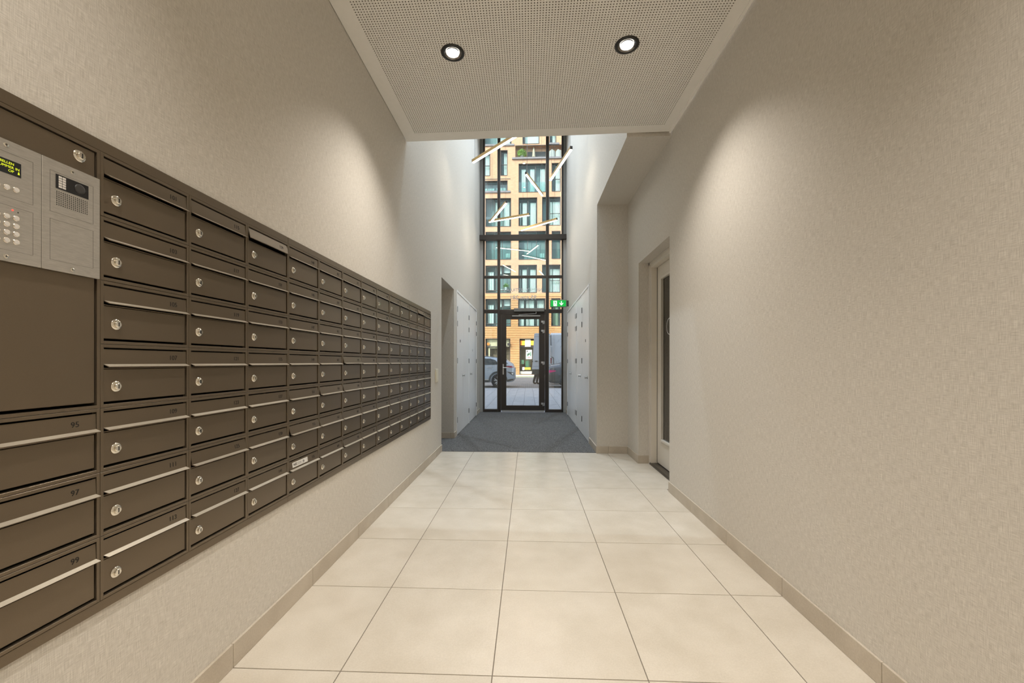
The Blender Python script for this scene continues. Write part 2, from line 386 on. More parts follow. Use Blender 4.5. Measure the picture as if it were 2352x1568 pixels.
skirting('baseboard_left', 'beige tile skirting below the mailboxes and along the passage', [('y', XL, 1, YB, YC, 0), ('x', 4.90, -1, -2.9, XL, 0.1), ('y', XL, 1, 4.89, 5.10, 0), ('y', XL, 1, 7.715, YF - .03, 0)])
skirting('baseboard_right', 'beige tile skirting along the long plain wall', [('y', XR, -1, YB, 2.33, 0)])
skirting('baseboard_niche', 'beige tile skirting around the door niche', [('x', 3.93, -1, X1 - .011, XR - .011, 0.01), ('y', XR, -1, 3.40, 3.93, 3.93), ('x', 3.41, -1, XR - .011, 1.60, 1.62), ('y', X1, -1, 3.919, 4.592, 3.3), ('y', X1, -1, 7.97, YF - .03, 0)])

# ---- carpet
cp = MB(); cp.box(XL + .001, X1 - .001, YC, YF - .02, -.004, 0.004); 
tag(obj('entrance_carpet', cp, 'carpet'), 'charcoal grey entrance carpet between tiles and glass door', 'carpet')
tag(obj('passage_carpet', MB().box(-2.99, XL, YC + .001, 4.888, -.003, 0.004), 'carpet'), 'charcoal grey carpet running into the side passage', 'carpet')

# ------------------------------------------------------------------ perforated ceiling panel
def shear(x): return -0.022 * (x + 0.921)
HP, HR = 0.01825, 0.0041
HX0, NX = -0.921, 126
HY1, NY = 2.194, 142
yq0 = HY1 - (NY - 1) * HP
ang = np.arange(8) * math.pi / 4
sq = np.array([(1, 0), (1, 1), (0, 1), (-1, 1), (-1, 0), (-1, -1), (0, -1), (1, -1)]) * HP / 2
oc = np.stack([np.cos(ang), np.sin(ang)], 1) * HR
base = np.concatenate([np.c_[sq, np.zeros(8)], np.c_[oc, np.zeros(8)], np.c_[oc, np.full(8, 0.0125)]])
ii, jj = np.meshgrid(np.arange(NX), np.arange(NY), indexing='ij')
cxs = HX0 + ii.ravel() * HP; cys = HY1 - jj.ravel() * HP
V = base[None] + np.stack([cxs, cys, np.zeros_like(cxs)], 1)[:, None, :]
V = V.reshape(-1, 3); V[:, 1] += -0.022 * (V[:, 0] + 0.921); V[:, 2] += ZP
qd = np.array([(a, 8 + a, 8 + (a + 1) % 8, (a + 1) % 8) for a in range(8)] + [(8 + a, 16 + a, 16 + (a + 1) % 8, 8 + (a + 1) % 8) for a in range(8)])
Fq = (qd[None] + (np.arange(NX * NY) * 24)[:, None, None]).reshape(-1, 4)
me = bpy.data.meshes.new('perforated_panel')
me.vertices.add(len(V)); me.vertices.foreach_set('co', V.ravel().astype(np.float32))
me.loops.add(Fq.size); me.loops.foreach_set('vertex_index', Fq.ravel().astype(np.int32))
me.polygons.add(len(Fq)); me.polygons.foreach_set('loop_start', (np.arange(len(Fq)) * 4).astype(np.int32)); me.polygons.foreach_set('loop_total', np.full(len(Fq), 4, np.int32))
me.update(calc_edges=True); me.validate(); me.materials.append(MATS['ceiling_paint']); me.materials.append(MATS['hole_shade'])
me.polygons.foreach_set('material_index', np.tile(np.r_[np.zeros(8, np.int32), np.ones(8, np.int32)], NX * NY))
xa, xb = HX0 - HP / 2, HX0 + (NX - .5) * HP; yt, yb_ = HY1 + HP / 2, yq0 - HP / 2
XP0, XP1 = XL + .004, 1.445
def fe(x): return 2.345 - 0.034 * (x + 1.045)
c = MB()
inn = [(xa, yb_ + shear(xa)), (xb, yb_ + shear(xb)), (xb, yt + shear(xb)), (xa, yt + shear(xa))]
out_ = [(XP0, yb_), (XP1, yb_ - .05), (XP1, fe(XP1)), (XP0, fe(XP0))]
for z in (ZP, ZP + .0125):
    for a in range(4):
        b = (a + 1) % 4; c.face([(*out_[a], z), (*out_[b], z), (*inn[b], z), (*inn[a], z)])
    c.face([(XP0, YB, z), (XP1, YB, z), (XP1, yb_ - .05, z), (XP0, yb_, z)])
for a, b in ((2, 3), (1, 2), (3, 0)): c.face([(*out_[a], ZP), (*out_[b], ZP), (*out_[b], ZP + .0125), (*out_[a], ZP + .0125)])
ceiling = struct(obj('ceiling', c, 'ceiling_paint'), 'lowered beige ceiling panel with rows of small holes', 'ceiling')
pp = link('perforated_panel', me, ceiling); pp['kind'] = 'stuff'
c = MB(); c.box(XP0, XP1, YB, 2.25, ZP + .03, ZP + .05)
obj('felt_backing', c, 'felt', ceiling)
c = MB(); c.box(XP1, XR - .012, YB, fe(XP1) + .004, ZP - .012, ZP + .03); 
obj('edge_trim', c, 'ceiling_paint', ceiling)
c = MB(); c.box(XP0, XP1, 2.235, 2.262, ZP + .0126, ZP + .2)
obj('edge_fascia', c, 'ceiling_paint', ceiling)

# ------------------------------------------------------------------ downlights
def downlight(x, y, label, z=ZP, watt=None, col=None):
    t = thing('downlight', label, 'downlight', (x, y, z), group='round ceiling downlights')
    me1 = MB().lathe((0, 0, 0), (0, 0, -1), [(0.081, 0.0), (0.081, 0.004), (0.072, 0.007), (0.060, 0.007), (0.056, 0.0)], 36)
    obj('rim', me1, 'lamp_rim', t, smooth=True)
    r = MB(); 
    R = [[(q * math.cos(a), q * math.sin(a), h) for a in [2 * math.pi * k / 32 for k in range(32)]] for q, h in ((0.060, -0.006), (0.047, -0.001), (0.044, 0.001))]
    r.loft(R, cap=False); obj('reflector', r, 'reflector', t, smooth=True)
    obj('lens', MB().lathe((0, 0, -.003), (0, 0, -1), [(0.043, 0.0), (0.043, 0.001), (0.032, 0.0028), (0.0, 0.0036)], 28), 'lamp_lens', t, smooth=True)
    ld = bpy.data.lights.new('downlight_beam', 'SPOT'); ld.energy = watt or LAMP_W; ld.color = col or LAMP_COL; ld.spot_size = math.radians(109); ld.spot_blend = 0.85; ld.shadow_soft_size = 0.04
    lo = bpy.data.objects.new('downlight_beam', ld); COL.objects.link(lo); lo.parent = t; lo.location = (0, 0, -0.02)
downlight(-0.385, 1.226, 'lit round downlight in the perforated panel, on the mailbox side')
downlight(0.803, 1.202, 'lit round downlight in the perforated panel, on the plain wall side')
for y, w_ in ((-1.30, 'overhead, above the intercom end'), (-3.40, 'behind the viewpoint')):
    downlight(-0.385, y, 'lit round downlight on the mailbox side, ' + w_)
    downlight(0.803, y, 'lit round downlight on the plain wall side, ' + w_)
for y, w_ in ((3.5, 'nearest the perforated panel'), (5.3, 'in the middle'), (7.1, 'nearest the glass front')):
    downlight(0.0, y, 'lit round downlight in the high ceiling, ' + w_, ZT, TALL_W, (0.74, 0.87, 1.0))

# ------------------------------------------------------------------ mailboxes
# local axes: x out of the wall, y along the wall, z up; origin at the cell's near lower corner on the wall face
g = 0.0006; rw = 0.0085; fx = 0.010
body = MB()
y0, y1, z0, z1 = g, MW - g, g, MH - g
body.box(-.10, fx, y0, y0 + rw, z0, z1); body.box(-.10, fx, y1 - rw, y1, z0, z1); body.box(-.10, fx, y0 + rw, y1 - rw, z0, z0 + rw); body.box(-.10, fx, y0 + rw, y1 - rw, z1 - rw, z1)
body.box(-.10, -.098, y0 + rw, y1 - rw, z0 + rw, z1 - rw, 1)
body.box(-.03, fx - .004, y0 + rw, y1 - rw, MH - .0685, MH - .0655)
for q in ((rw, rw + .001), (MW - rw - .001, MW - rw)): body.box(-.098, -.002, q[0], q[1], rw, MH - rw, 1)
body.box(-.098, -.002, rw, MW - rw, rw, rw + .001, 1); body.box(-.098, -.002, rw, MW - rw, MH - rw - .001, MH - rw, 1)
BODY = body.mesh('body', ['bronze', 'box_inside'], bevel=.0011)
DOOR = MB().box(-.001, .0065, rw + .002, MW - rw - .0035, rw + .0075, MH - .0695).mesh('door', ['bronze'], bevel=.0012)
fz1, fz0 = MH - .0152, MH - .055
def flap_mesh():
    f = MB(); ya, yb = rw + .0015, MW - rw - .0015; th = .0018
    prof = [(0, fz1), (.0004, fz1 + .001), (.002, fz1 + .0012), (.0022, fz0 - .0005), (.0125, fz0 - .0075), (.0112, fz0 - .0092), (0, fz0 - .002)]
    prof = [(a, b - fz1) for a, b in prof]
    # lip sticks out a little past the flap's ends like a flared plate
    r0 = [(a, ya, b) for a, b in prof]; r1 = [(a, yb, b) for a, b in prof]
    for r, s in ((r0, -1), (r1, 1)):
        for i in (4, 5): r[i] = (r[i][0], r[i][1] + (0.004 if s > 0 else 0.006), r[i][2])
    f.loft([r0, r1])
    for i, fc in enumerate(f.f):
        pass
    me = f.mesh('flap', ['bronze', 'bronze_lit'])
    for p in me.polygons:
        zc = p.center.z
        if zc < fz0 - fz1 - .001 and p.normal.z > .2: p.material_index = 1  # upward face of the lip gets the painted-in light
        if zc > 0.0 and p.normal.z > .2: p.material_index = 1  # top edge gets a painted highlight line
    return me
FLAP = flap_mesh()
lk_ = MB()
lk_.lathe((0, 0, 0), (1, 0, 0), [(0.0152, 0), (0.0152, 0.002), (0.0132, 0.0042), (0.0105, 0.0046), (0.0098, 0.0040)], 22)
lk_.lathe((0, 0, 0), (1, 0, 0), [(0.0092, 0.003), (0.0092, 0.0085), (0.0078, 0.0098), (0.0, 0.0100)], 18)
lk_.box(.0099, .0105, -.0011, .0011, -.0058, .0058, 1)
LOCK = lk_.mesh('lock', ['chrome', 'black_ink'])
smooth_by_angle(LOCK, 40)
OPEN = {(3, 1): 13, (4, 5): 6, (4, 6): 15, (5, 5): 12, (5, 6): 9, (6, 4): 13, (6, 5): 11, (6, 6): 4, (6, 7): 9, (2, 6): 9, (2, 7): 5, (2, 1): 4, (4, 7): 6, (5, 7): 5, (12, 1): 10, (1, 1): 3, (3, 6): 4, (7, 5): 4}
def mailbox(cy, row, number, label, lock_y=0.045, tilt=2.0):
    z = MZ0 + (7 - row) * MH
    t = thing('mailbox', label, 'mailbox', (XL, cy, z), group='bronze numbered mailboxes in the wall bank')
    link('body', BODY, t)
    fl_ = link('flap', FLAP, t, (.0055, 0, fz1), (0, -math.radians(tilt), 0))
    link('number', text_mesh(str(number), .0205, 'black_ink'), fl_, (.0025, 0.232, MH - .0385 - fz1 + .002), (math.radians(90), 0, math.radians(90)))['label'] = 'black house number ' + str(number)
    d = link('door', DOOR, t)
    link('lock', LOCK, d, (.0065, lock_y, MH - .119))
    return t, fl_
for cidx in range(1, 14):
    for row in range(1, 8):
        n = 101 + 2 * ((cidx - 1) * 7 + row - 1)
        lab = 'bronze mailbox numbered %d, %s row from the top, %s column past the intercom' % (n, ORD[row - 1], ORD[cidx - 1])
        tilt = OPEN.get((cidx, row), random.uniform(0.6, 2.6))
        t, f = mailbox(MY0 + (cidx - 1) * MW, row, n, lab, tilt=tilt)
        if n == 155:
            st = obj('sticker', MB().box(0, .0006, -.07, .07, -.0125, .0125), 'sticker', f, (.0024, .105, -.020))
            st['label'] = 'white sticker reading NEE and JA'
            link('sticker_text', text_mesh('NEE', .018, 'black_ink'), f, (.0034, .060, -.020), (math.radians(90), 0, math.radians(90)))
            link('sticker_text', text_mesh('JA', .018, 'black_ink'), f, (.0034, .135, -.020), (math.radians(90), 0, math.radians(90)))
            ln = MB()
            for q in range(3): ln.box(0, .0004, -.018, .018, -.006 + q * .005, -.0045 + q * .005)
            obj('sticker_lines', ln, 'mid_grey', f, (.0030, .098, -.020))
for row, n in ((5, 95), (6, 97), (7, 99)):
    mailbox(BK0, row, n, 'bronze mailbox numbered %d, %s the intercom panel, %s' % (n, 'below' if row != 6 else 'under', {5: 'highest of three', 6: 'middle of three', 7: 'lowest of three'}[row]), lock_y=.045)

# cover strips round the bank
t = thing('mailbox_surround', 'bronze cover strips framing the bank of mailboxes', 'frame')
segs = [BK0 - .02, MY0 + 3 * MW, MY0 + 6 * MW, BK1 + .006]
for a, b in zip(segs, segs[1:]):
    obj('cover_strip', MB().box(XL, XL + .008, a + .0006, b - .0006, BZ1 + .0008, 1.829), 'bronze', t, bevel=.001)
    obj('cover_strip', MB().box(XL, XL + .008, a + .0006, b - .0006, .5325, BZ0 - .0008), 'bronze', t, bevel=.001)
obj('cover_strip', MB().box(XL, XL + .008, BK1 + .0008, BK1 + .0065, BZ0, BZ1), 'bronze', t)
obj('cover_strip', MB().box(XL, XL + .008, BK0 - .02, BK0 - .0008, BZ0, BZ1), 'bronze', t)

# ------------------------------------------------------------------ intercom column
t = thing('intercom_cabinet', 'bronze cabinet panel holding the intercom above mailbox 95', 'cabinet', (XL, BK0, MZ0 + 3 * MH))
H4 = 4 * MH
b = MB(); z0, z1 = g, H4 - g
b.box(-.10, fx, y0, y0 + rw, z0, z1); b.box(-.10, fx, y1 - rw, y1, z0, z1); b.box(-.10, fx, y0 + rw, y1 - rw, z0, z0 + rw); b.box(-.10, fx, y0 + rw, y1 - rw, z1 - rw, z1)
b.box(-.10, -.098, y0 + rw, y1 - rw, z0 + rw, z1 - rw, 1)
obj('body', b, ['bronze', 'box_inside'], t)
lid = obj('door', MB().box(-.001, .0065, rw + .002, MW - rw - .0035, rw + .0075, H4 - rw - .003), 'bronze', t, bevel=.0012)
link('lock', LOCK, lid, (.0065, -0.558 - BK0, 1.757 - (MZ0 + 3 * MH)))
t = thing('door_intercom', 'brushed steel door intercom with display, keypad, camera and speaker', 'intercom', (XL + .0103, BK0, 0))
def iy(y): return y - BK0
pl = MB(); 
pl.box(0, .0085, iy(-.783), iy(-.6495), 1.443, 1.7145); plate1 = obj('face_plate', pl, 'steel', t, bevel=.0012)
pl = MB(); pl.box(0, .0085, iy(-.6488), iy(-.516), 1.443, 1.7145); plate2 = obj('face_plate', pl, 'steel', t, bevel=.0012)
def outline(ya, yb, za, zb, par):
    o = MB(); wd = .0005; X = .0085
    o.box(X, X + .0004, ya, yb, za, za + wd); o.box(X, X + .0004, ya, yb, zb - wd, zb); o.box(X, X + .0004, ya, ya + wd, za, zb); o.box(X, X + .0004, yb - wd, yb, za, zb)
    obj('module_outline', o, 'engrave', par)
for (a, b_, par) in ((-.767, -.667, plate1), (-.633, -.534, plate2)):
    outline(iy(a), iy(b_), 1.586, 1.687, par); outline(iy(a), iy(b_), 1.468, 1.5685, par)
cw = obj('camera_window', MB().box(.0085, .0095, iy(-.621), iy(-.546), 1.647, 1.6825), 'black_gloss', plate2, bevel=.0015)
obj('camera_lens', MB().lathe((.0095, iy(-.567), 1.666), (1, 0, 0), [(.0125, 0), (.0125, .0006), (.009, .0012), (.0, .0004)], 24), 'dark_grey', plate2, smooth=True)
for r in range(5):
    for c_ in range(2):
        obj('name_slot', MB().box(.0096, .0102, iy(-.6155) + c_ * .0085, iy(-.6155) + c_ * .0085 + .0072, 1.6505 + r * .006, 1.6505 + r * .006 + .0048), 'button_white', plate2)
sp_ = MB()
for r in range(8):
    for c_ in range(16):
        sp_.cyl((.0086, iy(-.6185) + c_ * .00462, 1.6075 + r * .0046), (.0089, iy(-.6185) + c_ * .00462, 1.6075 + r * .0046), .0013, 6)
o = obj('speaker_holes', sp_, 'black_ink', plate2); o['kind'] = 'stuff'
def screw(y, z, par):
    s = MB().lathe((.0085, iy(y), z), (1, 0, 0), [(.0048, 0), (.0048, .0008), (.003, .0016), (0, .0018)], 14)
    s.box(.0100, .0107, iy(y) - .0025, iy(y) + .0025, z - .0004, z + .0004, 1); s.box(.0100, .0107, iy(y) - .0004, iy(y) + .0004, z - .0025, z + .0025, 1)
    obj('screw', s, ['chrome', 'black_ink'], par)
for y, par in ((-.584, plate2), (-.717, plate1)):
    screw(y, 1.702, par); screw(y, 1.4535, par)
obj('display_screen', MB().box(.0085, .0093, iy(-.752), iy(-.690), 1.639, 1.671), 'display', plate1)
for k_, (s, yy) in enumerate((('BELLEN', -.716), ('NUMMER IN', -.7145), ('OP', -.7085))):
    link('display_text', text_mesh(s, .0078, 'display_text'), plate1, (.0096, iy(yy), 1.6635 - k_ * .0083), (math.radians(90), 0, math.radians(90)))
obj('display_symbol', MB().prism([(iy(-.6965), 1.6445), (iy(-.693), 1.6445), (iy(-.694), 1.6505), (iy(-.6955), 1.6505)], .0094, .0098, 'x'), 'display_text', plate1)
BTN = MB().lathe((0, 0, 0), (1, 0, 0), [(.0064, 0), (.0064, .0015), (.0056, .0024), (.0052, .0021)], 20)
BTN.lathe((.0018, 0, 0), (1, 0, 0), [(.0050, 0), (.0046, .0008), (0, .0012)], 18, 1)
BTN = BTN.mesh('button', ['chrome', 'button_white']); smooth_by_angle(BTN)
for y in (-.733, -.716, -.699):
    link('button', BTN, plate1, (.0085, iy(y), 1.6085))
    for z in (1.544, 1.526, 1.508, 1.490): link('key', BTN, plate1, (.0085, iy(y), z))
obj('led', MB().lathe((.0085, iy(-.705), 1.5605), (1, 0, 0), [(.0017, 0), (.0012, .001), (0, .0012)], 10), 'red_led', plate1)
obj('led', MB().lathe((.0085, iy(-.695), 1.5585), (1, 0, 0), [(.0015, 0), (.001, .0006), (0, .0007)], 10), 'black_ink', plate1)

# ------------------------------------------------------------------ light switch
t = thing('wall_switch', 'cream wall switch beyond the last mailbox column', 'switch', (XL, 3.642, 1.045))
obj('plate', MB().box(0, .010, -.075, .075, -.085, .085), 'cream_plastic', t, bevel=.003)
obj('rocker', MB().prism([(.010, -.055), (.016, -.055), (.013, .055), (.010, .055)], -.045, .045, 'y'), 'cream_plastic', t, bevel=.001)

# ------------------------------------------------------------------ white cupboards flush in the side walls
def cupboards(side, leaves, y0, y1, top, label_fn):
    """leaves: list of (ya, yb, hinge_y or None, knob_y or None, sign(y,z,mat) or None, label)"""
    s = 1 if side == 'L' else -1
    xw = XL if side == 'L' else X1
    t = thing('meter_cupboard', label_fn, 'cupboard', (xw, y0, 0))
    def X(a, b): return (min(s * a, s * b), max(s * a, s * b))
    fr = MB(); f = .035
    fr.box(*X(-.06, .012), 0, f, .005, top); fr.box(*X(-.06, .012), y1 - y0 - f, y1 - y0, .005, top); fr.box(*X(-.06, .012), f, y1 - y0 - f, top - f, top)
    obj('frame', fr, 'white_paint', t, bevel=.002)
    for (ya, yb, hy, ky, sg) in leaves:
        lf = obj('door_leaf', MB().box(*X(-.04, .006), ya - y0 + .002, yb - y0 - .002, .012, top - f - .003), 'white_paint', t, bevel=.0015)
        if hy is not None:
            for hz in (2.10, 1.86, 1.245, .26):
                h = MB(); h.box(*X(.006, .010), hy - y0 - .028, hy - y0 + .028, hz - .045, hz + .045); h.cyl((s * .012, hy - y0, hz - .045), (s * .012, hy - y0, hz + .045), .006, 10)
                obj('hinge', h, 'hinge_metal', lf)
        if ky is not None:
            kb = MB().lathe((s * .006, ky - y0, .985), (s, 0, 0), [(.024, 0), (.024, .004), (.013, .006), (.012, .025), (.020, .030), (.020, .040), (.0, .043)], 16)
            obj('knob', kb, 'silver', lf, smooth=True)
        if sg is not None:
            obj('number_plate', MB().box(*X(.006, .0085), sg[0] - y0 - .03, sg[0] - y0 + .03, sg[1] - .022, sg[1] + .022), sg[2], lf)
    return t
cupboards('L', [(5.14, 5.812, 5.15, 5.73, (5.46, 1.585, 'mid_grey')), (5.812, 6.504, 6.49, None, None)], 5.105, 6.5395, 2.415, 'white double-leaf meter cupboard next to the side passage')
cupboards('L', [(6.575, 7.675, 7.655, 6.70, (7.05, 1.47, 'silver'))], 6.5405, 7.71, 2.415, 'white single-leaf meter cupboard next to the glass front, on the mailbox side')
cupboards('R', [(4.632, 5.422, 5.40, 4.76, (4.98, 1.565, 'mid_grey')), (5.422, 6.21, 6.19, 5.58, (5.86, 1.565, 'frost_white'))], 4.597, 6.2445, 2.40, 'white double-leaf meter cupboard next to the beige corner block')
cupboards('R', [(6.28, 7.03, 6.31, None, None), (7.03, 7.93, 7.90, 7.15, None)], 6.2455, 7.965, 2.40, 'white double-leaf meter cupboard next to the glass front, under the exit sign')

# ------------------------------------------------------------------ glazed door in the niche
d2 = bpy.data.objects.new('door_2', None); COL.objects.link(d2); struct(d2, 'cream glazed door set back in the niche', 'door')
fr = MB()
for ya, yb in ((3.335, 3.409), (2.331, 2.405)):
    fr.box(1.60, 1.70, ya, yb, .02, 2.414)
    q = (3.375, 3.409) if ya > 3 else (2.331, 2.365)
    fr.box(1.592, 1.60, q[0], q[1], .0, 2.414)
fr.box(1.60, 1.70, 2.405, 3.335, 2.345, 2.414); fr.box(1.592, 1.60, 2.331, 3.409, 2.38, 2.414)
obj('door_frame', fr, 'cream_paint', d2, bevel=.002)
lf = MB(); X0, Xb = 1.672, 1.708; A, B, zb, zt = 2.408, 3.332, .035, 2.342; ga, gb, gz0, gz1 = 2.53, 3.165, .335, 2.175
lf.box(X0, Xb, A, ga, zb, zt); lf.box(X0, Xb, gb, B, zb, zt); lf.box(X0, Xb, ga, gb, zb, gz0); lf.box(X0, Xb, ga, gb, gz1, zt)
leaf2 = obj('door_leaf', lf, 'cream_paint', d2)
bd = MB(); w_ = .028
bd.box(X0 - .014, X0, ga - w_, ga, gz0 - w_, gz1 + w_); bd.box(X0 - .014, X0, gb, gb + w_, gz0 - w_, gz1 + w_); bd.box(X0 - .014, X0, ga, gb, gz0 - w_, gz0); bd.box(X0 - .014, X0, ga, gb, gz1, gz1 + w_)
obj('glazing_bead', bd, 'cream_paint', leaf2, bevel=.003)
obj('pane', MB().box(X0 + .014, X0 + .020, ga, gb, gz0, gz1), 'door_glass', leaf2)
rg = MB(); 
R = [[(X0 + .0125 + dx, 2.955 + q * math.cos(a), 1.615 + q * math.sin(a)) for a in [2 * math.pi * k_ / 40 for k_ in range(40)]] for q, dx in ((.085, 0), (.092, 0), (.092, .0014), (.085, .0014), (.085, 0))]
rg.loft(R, cap=False); rg.cyl((X0 + .0125, 2.93, 1.745), (X0 + .0139, 2.93, 1.745), .012, 12)
obj('glass_sticker', rg, 'frost_white', leaf2)
obj('gap_strip', MB().box(1.668, 1.676, 3.3325, 3.3345, .035, 2.343), 'black_ink', d2)  # black strip filling the gap between leaf and frame
hd = MB(); hd.box(1.664, 1.672, 2.44, 2.475, .95, 1.15); hd.cyl((1.664, 2.457, 1.07), (1.625, 2.457, 1.07), .009, 10); hd.cyl((1.63, 2.45, 1.07), (1.63, 2.58, 1.07), .009, 10)
obj('door_handle', hd, 'silver', leaf2)
obj('threshold', MB().prism([(1.592, 0), (1.72, 0), (1.72, .028), (1.604, .022), (1.592, .012)], 2.333, 3.372, 'y'), 'stone_dark', d2)

# ------------------------------------------------------------------ glass street front
w1 = bpy.data.objects.new('window_1', None); COL.objects.link(w1); struct(w1, 'tall glazed street front in a dark metal frame', 'window')
Y0g, Y1g = YF, YF + .07
def bar(name, x0, x1, z0, z1, ya=Y0g, yb=Y1g, m='facade_metal', par=None, bev=.003):
    return obj(name, MB().box(x0, x1, ya, yb, z0, z1), m, par or w1, bevel=bev)
for (xa, xb) in ((-.965, -.933), (.957, .990)): bar('frame_post', xa, xb, 0.0045, ZT)
bar('mullion', -.607, -.554, .0045, ZT); bar('mullion', .577, .635, .0045, ZT)
cols = [(-.933, -.607), (-.554, .577), (.635, .957)]
rows_ = [(3.275, 3.328), (2.426, 2.50)]
for (a, b_) in cols:
    for (za, zb) in rows_: bar('transom', a + .0005, b_ - .0005, za, zb)
    bar('transom', a + .0005, b_ - .0005, 4.20, 4.295)
    bar('transom', a + .0005, b_ - .0005, ZT - .06, ZT)
for a, b_ in (cols[0], cols[2]): bar('sill_rail', a + .0005, b_ - .0005, .0045, .065)
zz = [(.065, 2.426), (2.50, 3.275), (3.328, 4.20), (4.295, ZT - .06)]
for i, (a, b_) in enumerate(cols):
    for j, (za, zb) in enumerate(zz):
        if i == 1 and j == 0: continue
        obj('pane', MB().box(a + .001, b_ - .001, YF + .03, YF + .038, za + .001, zb - .001), 'glass', w1)
        bd = MB(); e = .011
        bd.box(a, a + e, YF + .012, YF + .0295, za, zb); bd.box(b_ - e, b_, YF + .012, YF + .0295, za, zb); bd.box(a + e, b_ - e, YF + .012, YF + .0295, za, za + e); bd.box(a + e, b_ - e, YF + .012, YF + .0295, zb - e, zb)
        obj('glazing_bead', bd, 'column_metal', w1)
beam = bar('steel_beam', -1.044, 1.058, 4.185, 4.305, YF - .10, YF - .001)
for s_, xa, xb in ((-1, XL + .001, -.9655), (1, .9905, X1 - .001)):
    bar('steel_column', xa, xb, 4.306, ZT, YF - .04, Y1g, 'column_metal')
    obj('side_return', MB().box(xa, xb, YF - .02, Y1g, .0045, 4.184), 'return_paint', w1)
link('glass_lettering', text_mesh('NIEMEYERSTRAAT', .118, 'vinyl'), w1, (.008, YF + .042, 2.985), (math.radians(90), 0, math.pi))
link('glass_lettering', text_mesh('95 t/m 281', .150, 'vinyl'), w1, (.012, YF + .042, 2.800), (math.radians(90), 0, math.pi))

# entrance door
d1 = bpy.data.objects.new('door_1', None); COL.objects.link(d1); struct(d1, 'dark metal framed glass entrance door to the street', 'door')
f = MB(); f.box(-.553, -.525, YF - .01, Y1g, .0045, 2.425); f.box(.548, .576, YF - .01, Y1g, .0045, 2.425); f.box(-.525, .548, YF - .01, Y1g, 2.385, 2.425)
obj('door_frame', f, 'facade_metal', d1, bevel=.002)
L = MB(); xa, xb = -.520, .543; ga, gb = -.404, .415; za, zb, gz0, gz1 = .045, 2.380, .155, 2.278
L.box(xa, ga, YF - .022, YF + .045, za, zb); L.box(gb, xb, YF - .022, YF + .045, za, zb); L.box(ga, gb, YF - .022, YF + .045, za, gz0); L.box(ga, gb, YF - .022, YF + .045, gz1, zb)
leaf = obj('door_leaf', L, 'facade_metal', d1)
obj('pane', MB().box(ga, gb, YF + .008, YF + .018, gz0, gz1), 'glass', leaf)
bd = MB(); e = .012
bd.box(ga, ga + e, YF - .012, YF + .0075, gz0, gz1); bd.box(gb - e, gb, YF - .012, YF + .0075, gz0, gz1); bd.box(ga + e, gb - e, YF - .012, YF + .0075, gz0, gz0 + e); bd.box(ga + e, gb - e, YF - .012, YF + .0075, gz1 - e, gz1)
obj('glazing_bead', bd, 'facade_metal', leaf)
obj('kick_seal', MB().box(-.50, .53, YF - .03, YF - .022, .012, .05), 'silver', leaf)
h = MB(); h.box(-.482, -.452, YF - .032, YF - .0225, .92, 1.175); h.cyl((-.467, YF - .03, 1.085), (-.467, YF - .075, 1.085), .010, 12); h.cyl((-.472, YF - .072, 1.085), (-.335, YF - .072, 1.085), .010, 12)
obj('door_handle', h, 'silver', leaf, bevel=.0)
for hz in (2.205, 1.985, 1.215, .215):
    hg = MB(); hg.box(.455, .515, YF - .040, YF - .0225, hz - .022, hz + .022); hg.box(.492, .515, YF - .040, YF - .0225, hz - .058, hz - .022); hg.cyl((.533, YF - .032, hz - .05), (.533, YF - .032, hz + .02), .008, 10)
    obj('hinge', hg, 'silver', d1)
cl = obj('door_closer', MB().box(-.205, .530, YF - .085, YF - .0105, 2.445, 2.528), 'column_metal', d1, bevel=.006)
a = MB(); a.cyl((.33, YF - .05, 2.447), (.33, YF - .05, 2.395), .010, 10); a.cyl((.335, YF - .05, 2.40), (-.09, YF - .035, 2.370), .0075, 10)
obj('closer_arm', a, 'silver', d1)
obj('slide_rail', MB().box(-.252, .432, YF - .045, YF - .0225, 2.332, 2.356), 'silver', d1, bevel=.002)

# ------------------------------------------------------------------ exit sign
t = thing('exit_sign', 'green illuminated emergency exit sign by the glass front', 'sign', (X1, 7.77, 2.56))
obj('wall_bracket', MB().box(-.045, 0, -.02, .02, -.065, .065), 'dark_grey', t, bevel=.003)
case = obj('sign_case', MB().box(-.420, -.046, -.022, .022, -.085, .085), 'sign_case', t, bevel=.004)
obj('green_face', MB().box(-.407, -.062, -.0245, -.0222, -.072, .070), 'sign_green', case)
obj('white_square', MB().box(-.347, -.268, -.0262, -.0246, -.062, .056), 'sign_white', case)
ar = MB(); ya, yb = -.0262, -.0246
ar.prism([(-.176, .050), (-.156, .050), (-.156, -.022), (-.176, -.022)], ya, yb); ar.prism([(-.166, -.050), (-.208, -.005), (-.208, .018), (-.166, -.024)], ya, yb); ar.prism([(-.166, -.050), (-.166, -.024), (-.124, .018), (-.124, -.005)], ya, yb)
obj('arrow_mark', ar, 'sign_white', case)
rn = MB(); ya, yb = -.0278, -.0263; cx0 = -.3075
rn.lathe((cx0 - .004, -.0263, .042), (0, -1, 0), [(.0085, 0), (.0085, .0015)], 14)
for poly in ([(-.010, .032), (.006, .034), (.010, -.004), (-.004, -.008)], [(-.010, .032), (-.024, .018), (-.022, .002), (-.017, .003), (-.018, .016), (-.006, .026)], [(.004, .032), (.016, .022), (.026, .026), (.027, .020), (.015, .014), (.005, .020)],
             [(.009, -.002), (.018, -.022), (.010, -.046), (.016, -.048), (.026, -.022), (.014, .002)], [(-.003, -.006), (-.002, -.026), (-.028, -.030), (-.029, -.024), (-.010, -.019), (-.010, -.002)]):
    rn.prism([(cx0 + a_, b_) for a_, b_ in poly], ya, yb)
obj('running_figure', rn, 'sign_green', case)

